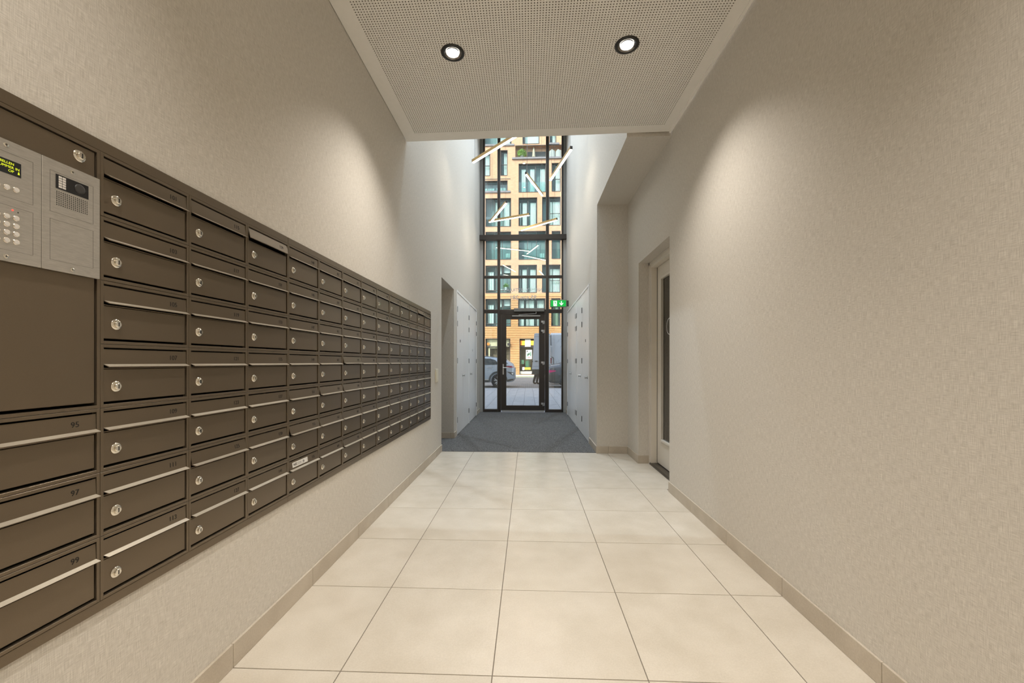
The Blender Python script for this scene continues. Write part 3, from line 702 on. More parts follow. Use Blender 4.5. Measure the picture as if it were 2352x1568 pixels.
# ------------------------------------------------------------------ pendant bar lights
def pendant(a, b_, label):
    a = Vector(a); b_ = Vector(b_); c_ = (a + b_) / 2; L_ = (b_ - a).length; an = math.atan2((b_ - a).y, (b_ - a).x)
    t = thing('pendant_bar_light', label, 'pendant light', c_, (0, 0, an), 'slim bar lights hung over the entrance')
    h = L_ / 2
    obj('housing', MB().box(-h, h, -.018, .018, -.010, .034), 'brass', t, bevel=.0015)
    obj('diffuser', MB().box(-h + .003, h - .003, -.0165, .0165, -.017, -.0102), 'led_warm', t, bevel=.002)
    for s_ in (-1, 1):
        obj('end_cap', MB().box(min(s_ * h, s_ * (h + .004)), max(s_ * h, s_ * (h + .004)), -.0185, .0185, -.011, .035), 'dark_grey', t)
        obj('wire', MB().cyl((s_ * (h - .05), 0, .034), (s_ * (h - .05), 0, ZT - c_.z), .0022, 6), 'wire', t)
        obj('ceiling_rose', MB().lathe((s_ * (h - .05), 0, ZT - c_.z), (0, 0, -1), [(.02, 0), (.02, .012), (.006, .02), (0, .02)], 12), 'dark_grey', t)
pendant((0.005, 3.79, 4.215), (-0.691, 4.503, 4.215), 'slim warm bar light partly hidden by the perforated panel, on the mailbox side')
pendant((0.737, 4.145, 4.20), (0.499, 5.117, 4.20), 'slim warm bar light hanging closest to the beige overhang')
pendant((0.097, 5.721, 4.586), (0.425, 6.667, 4.586), 'slim warm bar light hanging highest, in the centre of the glass front')
pendant((-0.25, 5.658, 4.053), (-0.597, 6.582, 4.053), 'slim warm bar light pointing at the glass front on the mailbox side')
pendant((0.163, 7.025, 4.324), (-0.73, 7.416, 4.324), 'slim warm bar light crossing nearly level towards the mailbox side')
pendant((0.72, 6.747, 4.119), (-0.017, 7.374, 4.119), 'slim warm bar light hanging lowest above the exit sign side')

# ------------------------------------------------------------------ street
gd = MB(); gd.box(-40, 40, YF + .3, 17.70, -.12, -.006)
walk = struct(obj('pavement', gd, 'joint'), 'shaded pavement of grey slabs outside the door', 'pavement')
PW, PD = .331, .50
SLAB = MB().box(-PW / 2 + .003, PW / 2 - .003, -PD / 2 + .004, PD / 2 - .004, -.006, 0).mesh('slab', ['paving'], bevel=.002)
rest = MB(); ny = int((17.70 - 8.70) / PD)
for j in range(-1, ny):
    y = 8.70 + (j + .5) * PD
    for i in range(-30, 30):
        x = .01 + (i + .5) * PW
        if -7 <= i < 8 and j >= 0: link('slab', SLAB, walk, (x, y, random.uniform(-.001, .001)))
        else: rest.box(x - PW / 2 + .003, x + PW / 2 - .003, y - PD / 2 + .004, y + PD / 2 - .004, -.006, 0)
o = obj('outer_slabs', rest, 'paving', walk); o['kind'] = 'stuff'
struct(obj('kerb', MB().box(-40, 40, 17.70, 17.82, -.12, .0), 'kerb', bevel=.01), 'grey kerb between pavement slabs and street', 'kerb')
struct(obj('street', MB().box(-40, 40, 17.82, 31.6, -.12, -.01), 'street_paver'), 'paved street with parked cars', 'street')
struct(obj('kerb_far', MB().box(-40, 40, 31.6, 31.8, -.12, .02), 'kerb', bevel=.01), 'sunlit kerb across the street', 'kerb')
struct(obj('verge_far', MB().box(-40, 40, 31.8, 33.2, -.12, .012), 'grass'), 'narrow green verge across the street', 'verge')
struct(obj('pavement_far', MB().box(-40, 40, 33.2, 37.4, -.12, .02), 'far_walk'), 'sunlit pavement in front of the brick building', 'pavement')

# ------------------------------------------------------------------ brick building across the street
FY = 37.4
bld = thing('apartment_building', 'orange brick apartment building with large windows across the street', 'building', (0, FY, 0))
BX0, BX1, BZT = -13.5, 13.5, 27.5
wins = []   # x0,x1,z0,z1,kind,opts
def W(x0, x1, z0, z1, kind): wins.append((x0, x1, z0, z1, kind))
def bay(dx, full):
    W(dx - 3.96, dx - 1.49, 4.63, 7.30, 'plain'); W(dx - .82, dx + 1.79, 4.63, 7.32, 'curt3'); W(dx + 2.33, dx + 3.22, 4.65, 7.32, 'grey')
    W(dx - 3.96, dx - 1.49, 7.83, 10.48, 'plain'); W(dx - .80, dx + .98, 7.85, 10.52, 'curt2'); W(dx + 1.45, dx + 3.22, 7.86, 10.52, 'curtR')
    W(dx - 3.96, dx - 1.49, 11.02, 13.71, 'balus'); W(dx - .79, dx + 1.83, 11.0, 13.74, 'balus'); W(dx + 2.36, dx + 3.23, 11.05, 13.72, 'balus')
    W(dx - 3.96, dx - 1.49, 14.18, 16.92, 'curtL'); W(dx - .79, dx + 1.0, 14.22, 16.94, 'curt2'); W(dx + 1.45, dx + 3.23, 14.24, 16.97, 'curtR')
    W(dx - 4.42, dx - 3.50, 19.05, 21.35, 'tall'); W(dx - 2.52, dx - 1.83, 19.05, 21.50, 'tall'); W(dx - 4.42, dx - 1.83, 17.52, 18.60, 'low')
    W(dx - .79, dx + 1.83, 17.42, 20.18, 'curt4'); W(dx + 2.36, dx + 3.23, 17.46, 20.19, 'tall')
    W(dx - 1.13, dx + 3.36, 20.67, 21.96, 'terrace')
    W(dx - 4.1, dx - 1.46, 22.0, 24.2, 'tall'); W(dx - .42, dx + 1.20, 22.03, 24.4, 'blind'); W(dx + 2.15, dx + 2.81, 22.04, 24.3, 'tall')
    W(dx - 3.95, dx - 1.56, 0.05, 3.50, 'shopL'); W(dx - .69, dx + 1.84, 0.05, 3.49, 'shopM')
bay(0, True)
for dx in (-8.6, 8.6):
    n0 = len(wins); bay(dx, False)
    wins[n0:] = [q for q in wins[n0:] if q[0] > BX0 and q[1] < BX1]
# wall slabs between the openings: split in horizontal strips
zs_ = sorted(set([0.02, BZT, 7.75] + [q[2] for q in wins] + [q[3] for q in wins]))
wall_hi, wall_lo = MB(), MB(); ribs = MB()
for za, zb in zip(zs_, zs_[1:]):
    if zb - za < 1e-4: continue
    op = sorted([(q[0], q[1]) for q in wins if q[2] < (za + zb) / 2 < q[3]])
    x = BX0
    for a, b_ in op + [(BX1, BX1)]:
        if a > x + 1e-4:
            (wall_lo if zb <= 7.76 else wall_hi).box(x, a, 0, .35, za, zb)
        x = max(x, b_)
obj('brick_wall', wall_hi, 'brick', bld); obj('plinth_wall', wall_lo, 'brick_ribbed', bld)
# projecting brick courses on the lower storeys
z = .10
while z < 7.66:
    op = sorted([(q[0], q[1]) for q in wins if q[2] - .08 < z + .04 < q[3] + .08 and q[2] < 7])
    x = BX0
    for a, b_ in op + [(BX1, BX1)]:
        if a > x + .01: ribs.box(x + (0 if x == BX0 else .004), a - .004, -.045, 0, z, z + .085)
        x = max(x, b_)
    z += .168
o = obj('projecting_courses', ribs, 'brick_ribbed', bld); o['kind'] = 'stuff'
obj('back_block', MB().box(BX0, BX1, 1.2, 8, 0, BZT), 'room_teal', bld)
def pleats(mb, x0, x1, z0, z1, y, amp=.035, n=None, mi=0):
    n = n or max(6, int((x1 - x0) / .06)); pts = [(x0 + (x1 - x0) * i / n, y + amp * (1 if i % 2 else -1)) for i in range(n + 1)]
    for (xa, ya), (xb, yb) in zip(pts, pts[1:]): mb.face([(xa, ya, z0), (xb, yb, z0), (xb, yb, z1), (xa, ya, z1)], mi)
for (x0, x1, z0, z1, kind) in wins:
    cx, w_, h_ = (x0 + x1) / 2, x1 - x0, z1 - z0
    near = abs(cx) < 5.2
    rev = .26
    wd = bpy.data.objects.new('window' if not kind.startswith('shop') and kind != 'terrace' else ('shop_window' if kind != 'terrace' else 'roof_terrace'), None)
    COL.objects.link(wd); wd.parent = bld; wd.location = (cx, 0, z0)
    a, b_ = -w_ / 2, w_ / 2
    ty = .62 if kind == 'terrace' else rev
    rv = MB(); e = .03
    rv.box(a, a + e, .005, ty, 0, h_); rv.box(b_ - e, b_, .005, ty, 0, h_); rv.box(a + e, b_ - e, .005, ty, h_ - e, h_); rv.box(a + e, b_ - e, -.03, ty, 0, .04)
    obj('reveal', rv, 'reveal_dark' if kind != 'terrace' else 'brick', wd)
    a += e; b_ -= e; z0_, z1_ = .04, h_ - e
    if kind == 'terrace':
        obj('back_wall', MB().box(a, b_, .57, .62, 0, h_), 'brick', wd)
        obj('terrace_glazing', MB().box(-1.05, .70, .53, .568, .08, .88), 'car_glass', wd)
        obj('ledge', MB().box(a - .3, b_ + .05, -.14, .0, -.10, .06), 'ledge_grey', wd)
        obj('balustrade', MB().box(a, b_, .02, .035, .06, 1.02), 'clear_rail', wd)
        obj('hand_rail', MB().box(a, b_, -.02, .03, 1.20, 1.25), 'window_frame', wd)
        pb = MB()
        if near:
            random.seed(3)
            for _ in range(420):
                t_, u_ = random.uniform(0, 6.28), random.random() ** .5
                x = -1.58 + .47 * u_ * math.cos(t_); z = .62 + .36 * u_ * math.sin(t_); y = .27 + random.uniform(-.2, .2); s = .06
                d1_, d2_ = Vector((random.uniform(-1, 1), random.uniform(-1, 1), random.uniform(-1, 1))).normalized() * s, Vector((random.uniform(-1, 1), random.uniform(-1, 1), random.uniform(-1, 1))).normalized() * s
                c_ = Vector((x, y, z)); pb.face([c_ - d1_, c_ - d2_, c_ + d1_, c_ + d2_])
            o = obj('bush_leaves', pb, 'leaf_green', wd); o['kind'] = 'stuff'
            obj('planter', MB().loft([[(-1.58 + q * math.cos(t_), .28 + q * math.sin(t_), hh) for t_ in [k_ * math.pi / 5 for k_ in range(10)]] for q, hh in ((.16, .06), (.22, .33))]), 'ledge_grey', wd)
            um = MB(); um.lathe((-.45, .28, .1), (0, 0, 1), [(.03, 0), (.16, .15), (.11, .7), (.03, 1.12), (0, 1.15)], 10); obj('closed_parasol', um, 'umbrella_cloth', wd)
            cv = MB()
            for k_, xx in enumerate((1.30, 1.92)):
                cv.loft([[(xx + rr * math.cos(t_) * .30,   .29 + rr * math.sin(t_) * .22, hh + .05 * math.sin(3 * t_ + k_)) for t_ in [q * math.pi / 6 for q in range(12)]] for rr, hh in ((1.0, .08), (1.0, .5), (.9, .78), (.45, .88))])
            obj('covered_furniture', cv, 'fabric_grey', wd)
        continue
    ym = rev - .07
    shop = kind.startswith('shop')
    split = {'plain': [.40, .68], 'balus': [.33, .66] if w_ > 1.5 else [], 'curt3': [.36, .70], 'curt2': [.5], 'curtR': [.42], 'curtL': [.33, .68], 'curt4': [.30, .62], 'tall': [], 'grey': [], 'low': [.24, .8], 'blind': [.12], 'shopL': [.5], 'shopM': [.36, .72]}[kind]
    fm = MB(); q = .05
    fm.box(a, a + q, ym, ym + .06, z0_, z1_); fm.box(b_ - q, b_, ym, ym + .06, z0_, z1_); fm.box(a + q, b_ - q, ym, ym + .06, z0_, z0_ + q); fm.box(a + q, b_ - q, ym, ym + .06, z1_ - q, z1_)
    for s_ in split: fm.box(a + (b_ - a) * s_ - .025, a + (b_ - a) * s_ + .025, ym, ym + .06, z0_ + q, z1_ - q)
    if kind == 'tall': fm.box(a + q, b_ - q, ym, ym + .06, h_ * .45, h_ * .45 + .06)
    if kind == 'curtR': fm.box(a + (b_ - a) * .42 + .025, b_ - q, ym, ym + .06, h_ * .43, h_ * .43 + .05)
    if kind == 'plain': fm.box(a + q, b_ - q, ym - .02, ym + .05, .26, .32)
    if shop: fm.box(a + q, b_ - q, ym, ym + .06, 2.62, 2.70)
    obj('window_frame', fm, 'window_frame', wd)
    xsplit = [a + q] + [a + (b_ - a) * s_ for s_ in split] + [b_ - q]
    for xa, xb in zip(xsplit, xsplit[1:]):
        obj('pane', MB().box(xa + .025, xb - .025, ym + .02, ym + .03, z0_ + q, z1_ - q), 'clear_rail' if shop else 'window_glass', wd)
    obj('room_behind', MB().box(a, b_, .80, .83, z0_, z1_).box(a, b_, .36, .80, z1_ - .02, z1_).box(a, b_, .36, .80, z0_, z0_ + .02), 'room_shop' if shop else 'room_teal', wd)
    cu = MB(); yc = .42
    F = lambda f_: a + (b_ - a) * f_
    if kind == 'curt3':
        for p_, r_ in ((.04, .20), (.29, .58), (.70, .97)): pleats(cu, F(p_), F(r_), .1, z1_ - .12, yc)
    elif kind == 'curt2':
        for p_, r_ in ((.06, .12), (.20, .44), (.64, .94)): pleats(cu, F(p_), F(r_), .08, z1_ - .35, yc)
    elif kind == 'curtR':
        for p_, r_ in ((.42, .56), (.60, .98)): pleats(cu, F(p_), F(r_), .08, z1_ - .32, yc)
    elif kind == 'curtL':
        for p_, r_ in ((.72, .95), (.38, .45)): pleats(cu, F(p_), F(r_), .06, z1_ - .25, yc)
    elif kind == 'curt4':
        for p_, r_ in ((.10, .25), (.42, .60), (.80, .99)): pleats(cu, F(p_), F(r_), .1, z1_ - .35, yc)
    elif kind == 'tall':
        pleats(cu, F(.45), F(.96), .05, z1_ - .1, yc)
    elif kind == 'low':
        pleats(cu, F(.08), F(.48), .06, h_ * .45, yc); pleats(cu, F(.58), F(.94), .06, h_ * .5, yc)
    elif kind == 'blind':
        cu.box(F(.14), F(.97), yc, yc + .02, .06, z1_)
    elif kind == 'plain':
        pleats(cu, F(.08), F(.30), .35, h_ * .8, yc + .1, n=4); cu.box(F(.45), F(.62), yc, yc + .02, h_ * .72, z1_)
        cu.box(F(.72), F(.96), yc, yc + .02, h_ * .76, z1_)
    elif kind == 'balus' and w_ > 1.5:
        cu.box(F(.05), F(.95), yc, yc + .02, h_ * .80, h_ * .86); pleats(cu, F(.78), F(.95), .3, .7, yc, n=4)
    elif kind == 'grey':
        pleats(cu, F(.2), F(.85), .1, h_ - .2, yc + .2, n=5)
    if cu.f: obj('curtain', cu, 'curtain' if kind not in ('grey',) else 'curtain_sage', wd)
    if kind in ('balus', 'low', 'curt4', 'curtL'):
        obj('balustrade', MB().box(a, b_ if kind != 'curtL' else F(.33), .06, .075, .05, h_ * (.36 if kind != 'low' else .62)), 'balustrade_glass', wd)
    if kind in ('low',): obj('hand_rail', MB().box(a - .1, b_ + .3, -.03, .01, h_ + .12, h_ + .16), 'window_frame', wd); obj('ledge', MB().box(a - .1, b_ + .3, -.10, .0, -.10, .06), 'ledge_grey', wd)
    if kind == 'tall' and z0 > 21.5: obj('ledge', MB().box(a - .1, b_ + .3, -.10, .0, -.12, .04), 'ledge_grey', wd)
    if kind == 'plain' and near and z0 > 7:
        random.seed(5); pb = MB()
        for _ in range(120):
            c_ = Vector((F(.80) + random.gauss(0, .12), yc + random.uniform(-.1, .1), .78 + random.gauss(0, .10))); d1_ = Vector((random.uniform(-1, 1), random.uniform(-1, 1), random.uniform(-1, 1))).normalized() * .06; d2_ = Vector((random.uniform(-1, 1), random.uniform(-1, 1), random.uniform(-1, 1))).normalized() * .06
            pb.face([c_ - d1_, c_ - d2_, c_ + d1_, c_ + d2_])
        o = obj('house_plant', pb, 'leaf_green', wd); o['kind'] = 'stuff'
        obj('plant_pot', MB().cyl((F(.80), yc, .34), (F(.80), yc, .62), .10, 10, r2=.13), 'paper_white', wd)
        obj('sill_items', MB().box(F(.50), F(.78), yc - .05, yc + .05, .30, .42), 'paper_white', wd)
    if kind == 'shopL':
        obj('shop_blind', MB().box(a + .1, b_ - .1, .30, .33, 2.70, 3.40), 'shop_cream', wd)
        obj('shop_partition', MB().box(F(.10), F(.16), .32, .38, .1, 2.6).box(F(.16), F(.6), .32, .38, 2.5, 2.6), 'shop_cream', wd)
        obj('wall_lamp', MB().box(b_ - .25, b_ + .02, -.30, .0, 2.75, 3.0), 'dark_grey', wd)
        obj('round_sticker', MB().cyl((a + .24, .165, 2.92), (a + .24, .172, 2.92), .14, 16), 'shop_orange', wd)
    if kind == 'shopM':
        for (p_, r_, za, zb, m_) in ((.02, .08, 2.80, 3.25, 'shop_orange'), (.08, .20, 2.80, 3.25, 'shop_yellow'), (.20, .42, 2.66, 3.36, 'paper_white'), (.42, .58, 2.80, 3.25, 'shop_yellow'), (.10, .18, .42, .70, 'paper_white'), (.18, .42, .46, .68, 'shop_yellow')):
            obj('window_sign', MB().box(F(p_), F(r_), ym - .012, ym - .002, za, zb), m_, wd)
        po = obj('poster', MB().box(F(.24), F(.47), ym - .012, ym - .002, 1.48, 2.36), 'paper_white', wd)
        for (p_, r_, za, zb, m_) in ((.27, .31, 2.15, 2.28, 'dark_grey'), (.28, .34, 1.75, 2.0, 'poster_green'), (.34, .39, 1.85, 2.10, 'poster_green'), (.40, .44, 1.75, 2.18, 'poster_green'), (.30, .42, 1.60, 1.66, 'poster_red'), (.32, .37, 1.9, 2.0, 'poster_red')):
            obj('poster_print', MB().box(F(p_), F(r_), ym - .016, ym - .0125, za, zb), m_, wd)
        obj('kick_plate', MB().box(a, b_, ym - .02, ym, .04, .30), 'pale_trim', wd)
        obj('shop_goods', MB().box(F(.04), F(.16), .32, .5, 1.0, 1.4).box(F(.30), F(.34), .3, .36, .8, 1.45).box(F(.22), F(.40), .5, .6, .7, 1.3), 'poster_green', wd)

# ------------------------------------------------------------------ cars
def interp(tab, x):
    for (x0, *v0), (x1, *v1) in zip(tab, tab[1:]):
        if x <= x1:
            t_ = (x - x0) / (x1 - x0) if x1 > x0 else 0; t_ = max(0, min(1, t_)); return [p_ + (q_ - p_) * t_ for p_, q_ in zip(v0, v1)]
    return list(tab[-1][1:])
def car(name, label, loc, tab, paint, wheels, parts, rz=0):
    """car along +x from the rear bumper (x=0); near side at y=0, far side at y=1.8. tab: x, zbot, zbelt, ztop, inset_bot, inset_belt, inset_top"""
    t = thing(name, label, 'car', loc, (0, 0, rz))
    xs_ = []
    for (x0, *_), (x1, *_) in zip(tab, tab[1:]):
        n = max(1, int((x1 - x0) / .12)); xs_ += [x0 + (x1 - x0) * k_ / n for k_ in range(n)]
    xs_.append(tab[-1][0])
    Wd = 1.8
    def ring(x):
        zb, zl, zt, ib, il, it = interp(tab, x)
        zm = zb + (zl - zb) * .55
        pr_ = [(ib + .05, zb), (ib, zb + .08), (ib * .3 + il * .5, zm), (il, zl), (it * .35 + il * .65, zl + (zt - zl) * .35), (it, zt - .07 * min(1, (zt - zl) / .2)), (it + .12, zt)]
        L_ = [(x, y, z) for y, z in pr_]; R_ = [(x, Wd - y, z) for y, z in reversed(pr_)]
        return L_ + R_
    b_ = MB().loft([ring(x) for x in xs_]); me_ = b_.mesh('body', [paint]); smooth_by_angle(me_, 40); link('body', me_, t)
    def ysurf(x, z):
        zb, zl, zt, ib, il, it = interp(tab, x); zm = zb + (zl - zb) * .55
        pr_ = [(ib + .05, zb), (ib, zb + .08), (ib * .3 + il * .5, zm), (il, zl), (it * .35 + il * .65, zl + (zt - zl) * .35), (it, zt - .07 * min(1, (zt - zl) / .2)), (it + .12, zt)]
        for (y0_, z0_), (y1_, z1_) in zip(pr_, pr_[1:]):
            if z0_ <= z <= z1_: return y0_ + (y1_ - y0_) * (z - z0_) / max(1e-6, z1_ - z0_)
        return pr_[-1][0]
    for (pn, m_, poly, off) in parts:
        for far in (0, 1):
            bm_ = bmesh.new(); bm_.faces.new([bm_.verts.new((x, 0, z)) for x, z in poly])
            bmesh.ops.triangulate(bm_, faces=bm_.faces)
            bmesh.ops.subdivide_edges(bm_, edges=list(bm_.edges), cuts=4, use_grid_fill=True)
            for v_ in bm_.verts: v_.co.y = ysurf(v_.co.x, v_.co.z) - off - .006
            ex = bmesh.ops.extrude_face_region(bm_, geom=list(bm_.faces))
            for v_ in [q for q in ex['geom'] if isinstance(q, bmesh.types.BMVert)]: v_.co.y += .03
            if far:
                for v_ in bm_.verts: v_.co.y = Wd - v_.co.y
            bmesh.ops.recalc_face_normals(bm_, faces=bm_.faces)
            pm = bpy.data.meshes.new(pn); bm_.to_mesh(pm); bm_.free(); pm.materials.append(MATS[m_]); link(pn, pm, t)
    for xw, r in wheels:
        for far in (0, 1):
            s = 1 if not far else -1; yy = -.035 if not far else Wd + .035
            arch = MB(); R = [[(xw + q * math.cos(a), yy + s * dy, r + q * math.sin(a)) for a in [math.pi * k_ / 18 - .15 * (1 if k_ == 0 else 0) for k_ in range(19)]] for q, dy in ((r + .03, .0), (r + .12, .0), (r + .12, .06), (r + .03, .2))]
            arch.loft(R, cap=False, closed=False); obj('wheel_arch', arch, 'cladding', t)
            wl_ = obj('wheel', MB().lathe((xw, yy + s * .01, r), (0, s, 0), [(r * .64, .01), (r * .70, 0), (r * .94, .01), (r, .05), (r, .19), (r * .9, .22), (0, .22)], 32), 'tyre', t, smooth=True)
            rim = MB().lathe((xw, yy + s * .015, r), (0, s, 0), [(r * .66, .0), (r * .66, .03), (r * .58, .04), (r * .57, .06)], 28, cap=False)
            for k_ in range(5):
                a0 = 2 * math.pi * k_ / 5 + .3
                for da in (-.22, .22):
                    a1 = a0 + da
                    p0 = Vector((xw, yy + s * .02, r)) + Vector((math.cos(a0), 0, math.sin(a0))) * r * .12; p1 = Vector((xw, yy + s * .02, r)) + Vector((math.cos(a1), 0, math.sin(a1))) * r * .60
                    rim.cyl(p0, p1, .018, 6)
            rim.cyl((xw, yy + s * .03, r), (xw, yy + s * .012, r), r * .16, 14); obj('rim', rim, 'alloy', wl_)
    return t
suv = [(0.0, .40, .80, .92, .28, .25, .28), (.06, .32, .86, 1.00, .12, .11, .16), (.14, .28, .95, 1.16, .05, .04, .14), (.30, .26, 1.06, 1.26, .02, .02, .17), (.47, .26, 1.08, 1.39, .0, .0, .20), (.70, .25, 1.07, 1.45, .0, .0, .22), (1.4, .25, 1.05, 1.52, 0, 0, .22), (2.1, .25, 1.03, 1.53, 0, 0, .21), (2.6, .25, 1.01, 1.45, 0, 0, .22), (3.2, .25, .99, 1.10, .02, .02, .14), (3.9, .26, .86, .97, .06, .06, .16), (4.15, .30, .70, .82, .22, .24, .34)]
def mirrorx(tab): return tab
car('parked_car', 'pale grey compact SUV parked on the mailbox side of the street', (-.485, 19.75, 0), suv, 'car_paint', [(.815, .335), (3.40, .335)], [
    ('side_window', 'car_glass', [(.78, 1.12), (1.05, 1.10), (1.50, 1.09), (1.50, 1.40), (1.20, 1.40), (.95, 1.32)], .006),
    ('side_window', 'car_glass', [(1.56, 1.085), (2.50, 1.06), (2.52, 1.16), (2.2, 1.38), (1.56, 1.405)], .006),
    ('quarter_window', 'car_glass', [(.33, 1.16), (.72, 1.13), (.88, 1.28), (.60, 1.30)], .006),
    ('roof_rail', 'dark_grey', [(.55, 1.425), (1.4, 1.495), (2.1, 1.505), (2.1, 1.52), (1.4, 1.51), (.55, 1.44)], .015),
    ('spoiler', 'dark_grey', [(.40, 1.31), (.70, 1.36), (.70, 1.40), (.40, 1.36)], .02),
    ('tail_light', 'tail_red', [(.07, .955), (.42, .985), (.44, 1.03), (.12, 1.055)], .012),
    ('reflector_housing', 'cladding', [(.05, .60), (.14, .60), (.40, .775), (.05, .72)], .012),
    ('reflector_lamp', 'alloy', [(.08, .63), (.15, .64), (.20, .70), (.09, .70)], .02),
    ('bumper_trim', 'cladding', [(.03, .37), (.35, .29), (.42, .33), (.30, .40), (.05, .44)], .015),
    ('sill_cladding', 'cladding', [(1.25, .25), (3.0, .25), (3.0, .36), (1.25, .36)], .014),
    ('sill_strip', 'pale_trim', [(1.25, .37), (3.0, .37), (3.0, .40), (1.25, .40)], .010),
    ('door_handle', 'alloy', [(1.10, .965), (1.36, .955), (1.36, .985), (1.10, .995)], .02)], rz=math.pi)
sed = [(0.0, .38, .74, .96, .30, .24, .26), (.05, .30, .80, 1.03, .14, .10, .16), (.14, .24, .86, 1.08, .05, .04, .12), (.35, .22, .90, 1.12, .01, .01, .12), (.62, .22, .92, 1.17, 0, 0, .13), (1.15, .22, .93, 1.40, 0, 0, .22), (1.8, .22, .93, 1.45, 0, 0, .23), (2.5, .22, .92, 1.40, 0, 0, .22), (3.2, .22, .90, 1.02, .02, .02, .14), (4.0, .24, .80, .88, .06, .06, .16), (4.35, .30, .64, .74, .24, .26, .34)]
car('parked_car', 'dark saloon parked in front of the white van, rear corner showing', (1.05, 17.95, 0), sed, 'car_dark_paint', [(.95, .32), (3.55, .32)], [
    ('side_window', 'car_glass', [(.95, .97), (1.7, .97), (1.7, 1.36), (1.25, 1.34)], .006), ('side_window', 'car_glass', [(1.76, .97), (2.85, .95), (2.4, 1.33), (1.76, 1.37)], .006),
    ('tail_light', 'tail_pink', [(.06, .74), (.12, .72), (.42, .79), (.40, .83), (.10, .85)], .014),
    ('bumper_trim', 'cladding', [(.04, .36), (.20, .26), (.60, .24), (.60, .55), (.30, .70), (.06, .62)], .012),
    ('boot_trim', 'alloy', [(.10, 1.03), (.60, 1.10), (.60, 1.12), (.10, 1.05)], .01)])

# ------------------------------------------------------------------ van with open rear door
t = thing('delivery_van', 'white high-roof van with its rear door open behind the dark saloon', 'van', (1.40, 20.80, 0))
def vring(x, ins=0.0, zt=2.85, zb=.45):
    p_ = [(.06 + ins, zb), (.0 + ins, zb + .25), (.0 + ins, 1.3), (.10 + ins, 2.2), (.17 + ins, zt - .12), (.30 + ins, zt - .01)]
    return [(x, y, z) for y, z in p_] + [(x, 2.0 - y, z) for y, z in reversed(p_)]
b_ = MB().loft([vring(0, .05), vring(.06), vring(3.9), vring(4.3, 0, 2.70), vring(4.9, .04, 1.75), vring(5.5, .12, 1.25)])
me_ = b_.mesh('body', ['van_paint']); smooth_by_angle(me_, 30); link('body', me_, t)
obj('lower_bumper', MB().box(-.06, .12, .04, 1.96, .42, .62).box(.12, 4.9, -.01, .05, .45, .70), 'cladding', t, bevel=.01)
def vy(z): return .0 if z < 1.3 else (.10 * (z - 1.3) / .9 if z < 2.2 else .10 + .07 * (z - 2.2) / .5)
def vgroove(pts, w_=.02):
    for (xa, za), (xb, zb) in zip(pts, pts[1:]):
        obj('body_crease', MB().cyl((xa, vy(za) + .008, za), (xb, vy(zb) + .008, zb), w_ / 2, 6), 'ledge_grey', t)
vgroove([(.30, .95), (.30, 1.25), (.36, 2.35), (.46, 2.48), (3.4, 2.48)], .022); vgroove([(.48, 1.15), (.50, 2.05), (.62, 2.20), (3.3, 2.20)], .022)
obj('tail_light', MB().box(-.05, .02, .03, .16, 1.14, 1.46), 'tail_red', t, bevel=.01)
lp = MB()
for (x0, z0_, x1, z1_) in ((.02, 1.50, .10, 1.49), (.10, 1.49, .13, 1.42), (.13, 1.42, .12, 1.02), (-.10, 1.16, -.12, 1.02), (-.06, 1.26, -.10, 1.16)): lp.cyl((x0, .0, z0_), (x1, .0, z1_), .018, 8)
obj('lamp_guard', lp, 'cladding', t)
D = MB(); 
D.prism([(-1.04, .83), (-.04, .83), (-.04, 2.66), (-.10, 2.80), (-.88, 2.81), (-.93, 2.74)], -.05, -.012); dr = obj('rear_door', D, 'van_paint', t, bevel=.008)
obj('door_lower_trim', MB().prism([(-1.07, .56), (-.06, .56), (-.04, .826), (-1.04, .826)], -.052, -.010), 'cladding', dr)
obj('door_handle', MB().box(-.90, -.72, -.075, -.05, 1.255, 1.295).box(-.84, -.79, -.085, -.05, 1.24, 1.31), 'cladding', dr, bevel=.004)
obj('door_lock', MB().cyl((-1.02, -.05, 1.27), (-1.02, -.07, 1.27), .03, 10), 'cladding', dr)
for z_ in (1.0, 2.62): obj('door_seam', MB().box(-1.03 if z_ < 2 else -.93, -.05, -.0535, -.0505, z_ - .006, z_ + .006), 'ledge_grey', dr)
hs = MB(); hs.box(-.035, .01, -.02, .02, 2.15, 2.72); hs.cyl((-.01, -.02, 1.5), (-.01, -.02, 2.15), .012, 8); obj('door_seal', hs, 'cladding', t)
obj('hinge', MB().box(-.06, .10, -.045, -.005, 2.05, 2.11).box(-.06, .10, -.045, -.005, .95, 1.01), 'van_paint', t)
for xw in (1.0, 4.5):
    for yy, s in ((.03, 1), (1.97, -1)):
        obj('wheel', MB().lathe((xw, yy, .36), (0, s, 0), [(.20, .02), (.24, 0), (.34, .01), (.36, .05), (.36, .2), (.3, .22), (0, .22)], 24), 'tyre', t, smooth=True)

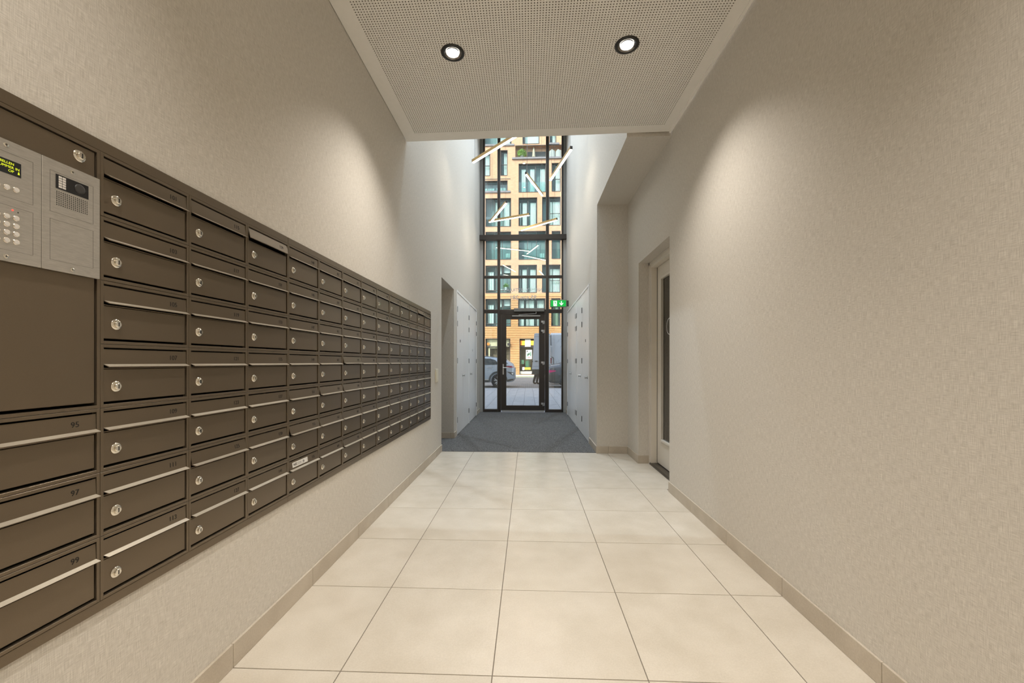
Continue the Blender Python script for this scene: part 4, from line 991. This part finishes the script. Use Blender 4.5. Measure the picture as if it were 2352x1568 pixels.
# ------------------------------------------------------------------ person loading behind the van door
def person(loc, rz):
    verts = [(0, 0, .95), (0, 0, 1.10), (0, .02, 1.30), (0, .01, 1.45), (0, .03, 1.52), (0, .05, 1.60), (0, .06, 1.70), (0, .05, 1.77)]
    rad = [.15, .145, .16, .13, .06, .075, .095, .06]
    ed = [(i, i + 1) for i in range(7)]
    def add(par, pts, rs):
        for p_, r_ in zip(pts, rs): verts.append(p_); rad.append(r_); ed.append((par, len(verts) - 1)); par = len(verts) - 1
        return par
    add(0, [(.10, .0, .90), (.105, .05, .50), (.11, -.02, .10), (.115, .02, .05), (.12, .15, .035)], [.11, .085, .068, .06, .048])
    add(0, [(-.10, .0, .90), (-.10, -.04, .50), (-.10, -.16, .12), (-.10, -.13, .05), (-.10, .0, .035)], [.11, .085, .068, .06, .048])
    for s_ in (-1, 1):
        e_ = add(3, [(s_ * .18, .01, 1.43), (s_ * .24, .04, 1.16), (s_ * .20, .26, 1.06)], [.06, .048, .036])
        h_ = add(e_, [(s_ * .19, .33, 1.05)], [.035])
        for k_ in range(4): add(h_, [(s_ * (.165 + .016 * k_), .39, 1.045), (s_ * (.165 + .016 * k_), .425 - .006 * abs(k_ - 1), 1.03)], [.0095, .008])
        add(h_, [(s_ * .145, .355, 1.055), (s_ * .135, .385, 1.05)], [.010, .008])
    me_ = bpy.data.meshes.new('person'); me_.from_pydata(verts, ed, [])
    o_ = bpy.data.objects.new('person', me_); COL.objects.link(o_)
    md = o_.modifiers.new('s', 'SKIN'); 
    for v_, r_ in zip(me_.skin_vertices[0].data, rad): v_.radius = (r_, r_)
    me_.skin_vertices[0].data[0].use_root = True
    o_.modifiers.new('d', 'SUBSURF').levels = 1
    dg = bpy.context.evaluated_depsgraph_get(); dg.update()
    nm = bpy.data.meshes.new_from_object(o_.evaluated_get(dg)); bpy.data.objects.remove(o_)
    nm.materials.clear()
    for m_ in ('trouser', 'jacket', 'skin', 'shoe', 'hair'): nm.materials.append(MATS[m_])
    for p_ in nm.polygons:
        c_ = p_.center; p_.use_smooth = True
        p_.material_index = 3 if c_.z < .09 else 0 if c_.z < .97 and abs(c_.x) < .24 and c_.y < .24 else 4 if c_.z > 1.70 or (c_.z > 1.62 and c_.y < .03) else 2 if c_.z > 1.53 or c_.y > .29 else 1
    o_ = link('person', nm, None, loc, (0, 0, rz))
    tag(o_, 'person in dark trousers, legs showing beneath the open van door', 'person')
    fc = MB()
    for s_ in (-1, 1): fc.lathe((s_ * .033, .135, 1.68), (0, 1, 0), [(.011, 0), (.008, .008), (0, .010)], 8)
    obj('eye', fc, 'black_ink', o_); obj('nose', MB().loft([[(-.012, .14, 1.64), (.012, .14, 1.64), (0, .14, 1.69)], [(-.004, .165, 1.642), (.004, .165, 1.642), (0, .15, 1.68)]]), 'skin', o_); obj('mouth', MB().box(-.022, .022, .118, .128, 1.602, 1.608), 'poster_red', o_)
    for s_ in (-1, 1): obj('ear', MB().lathe((s_ * .088, .05, 1.67), (s_, 0, 0), [(.026, 0), (.02, .012), (0, .016)], 10), 'skin', o_)
person((.62, 21.35, 0), math.radians(-80))
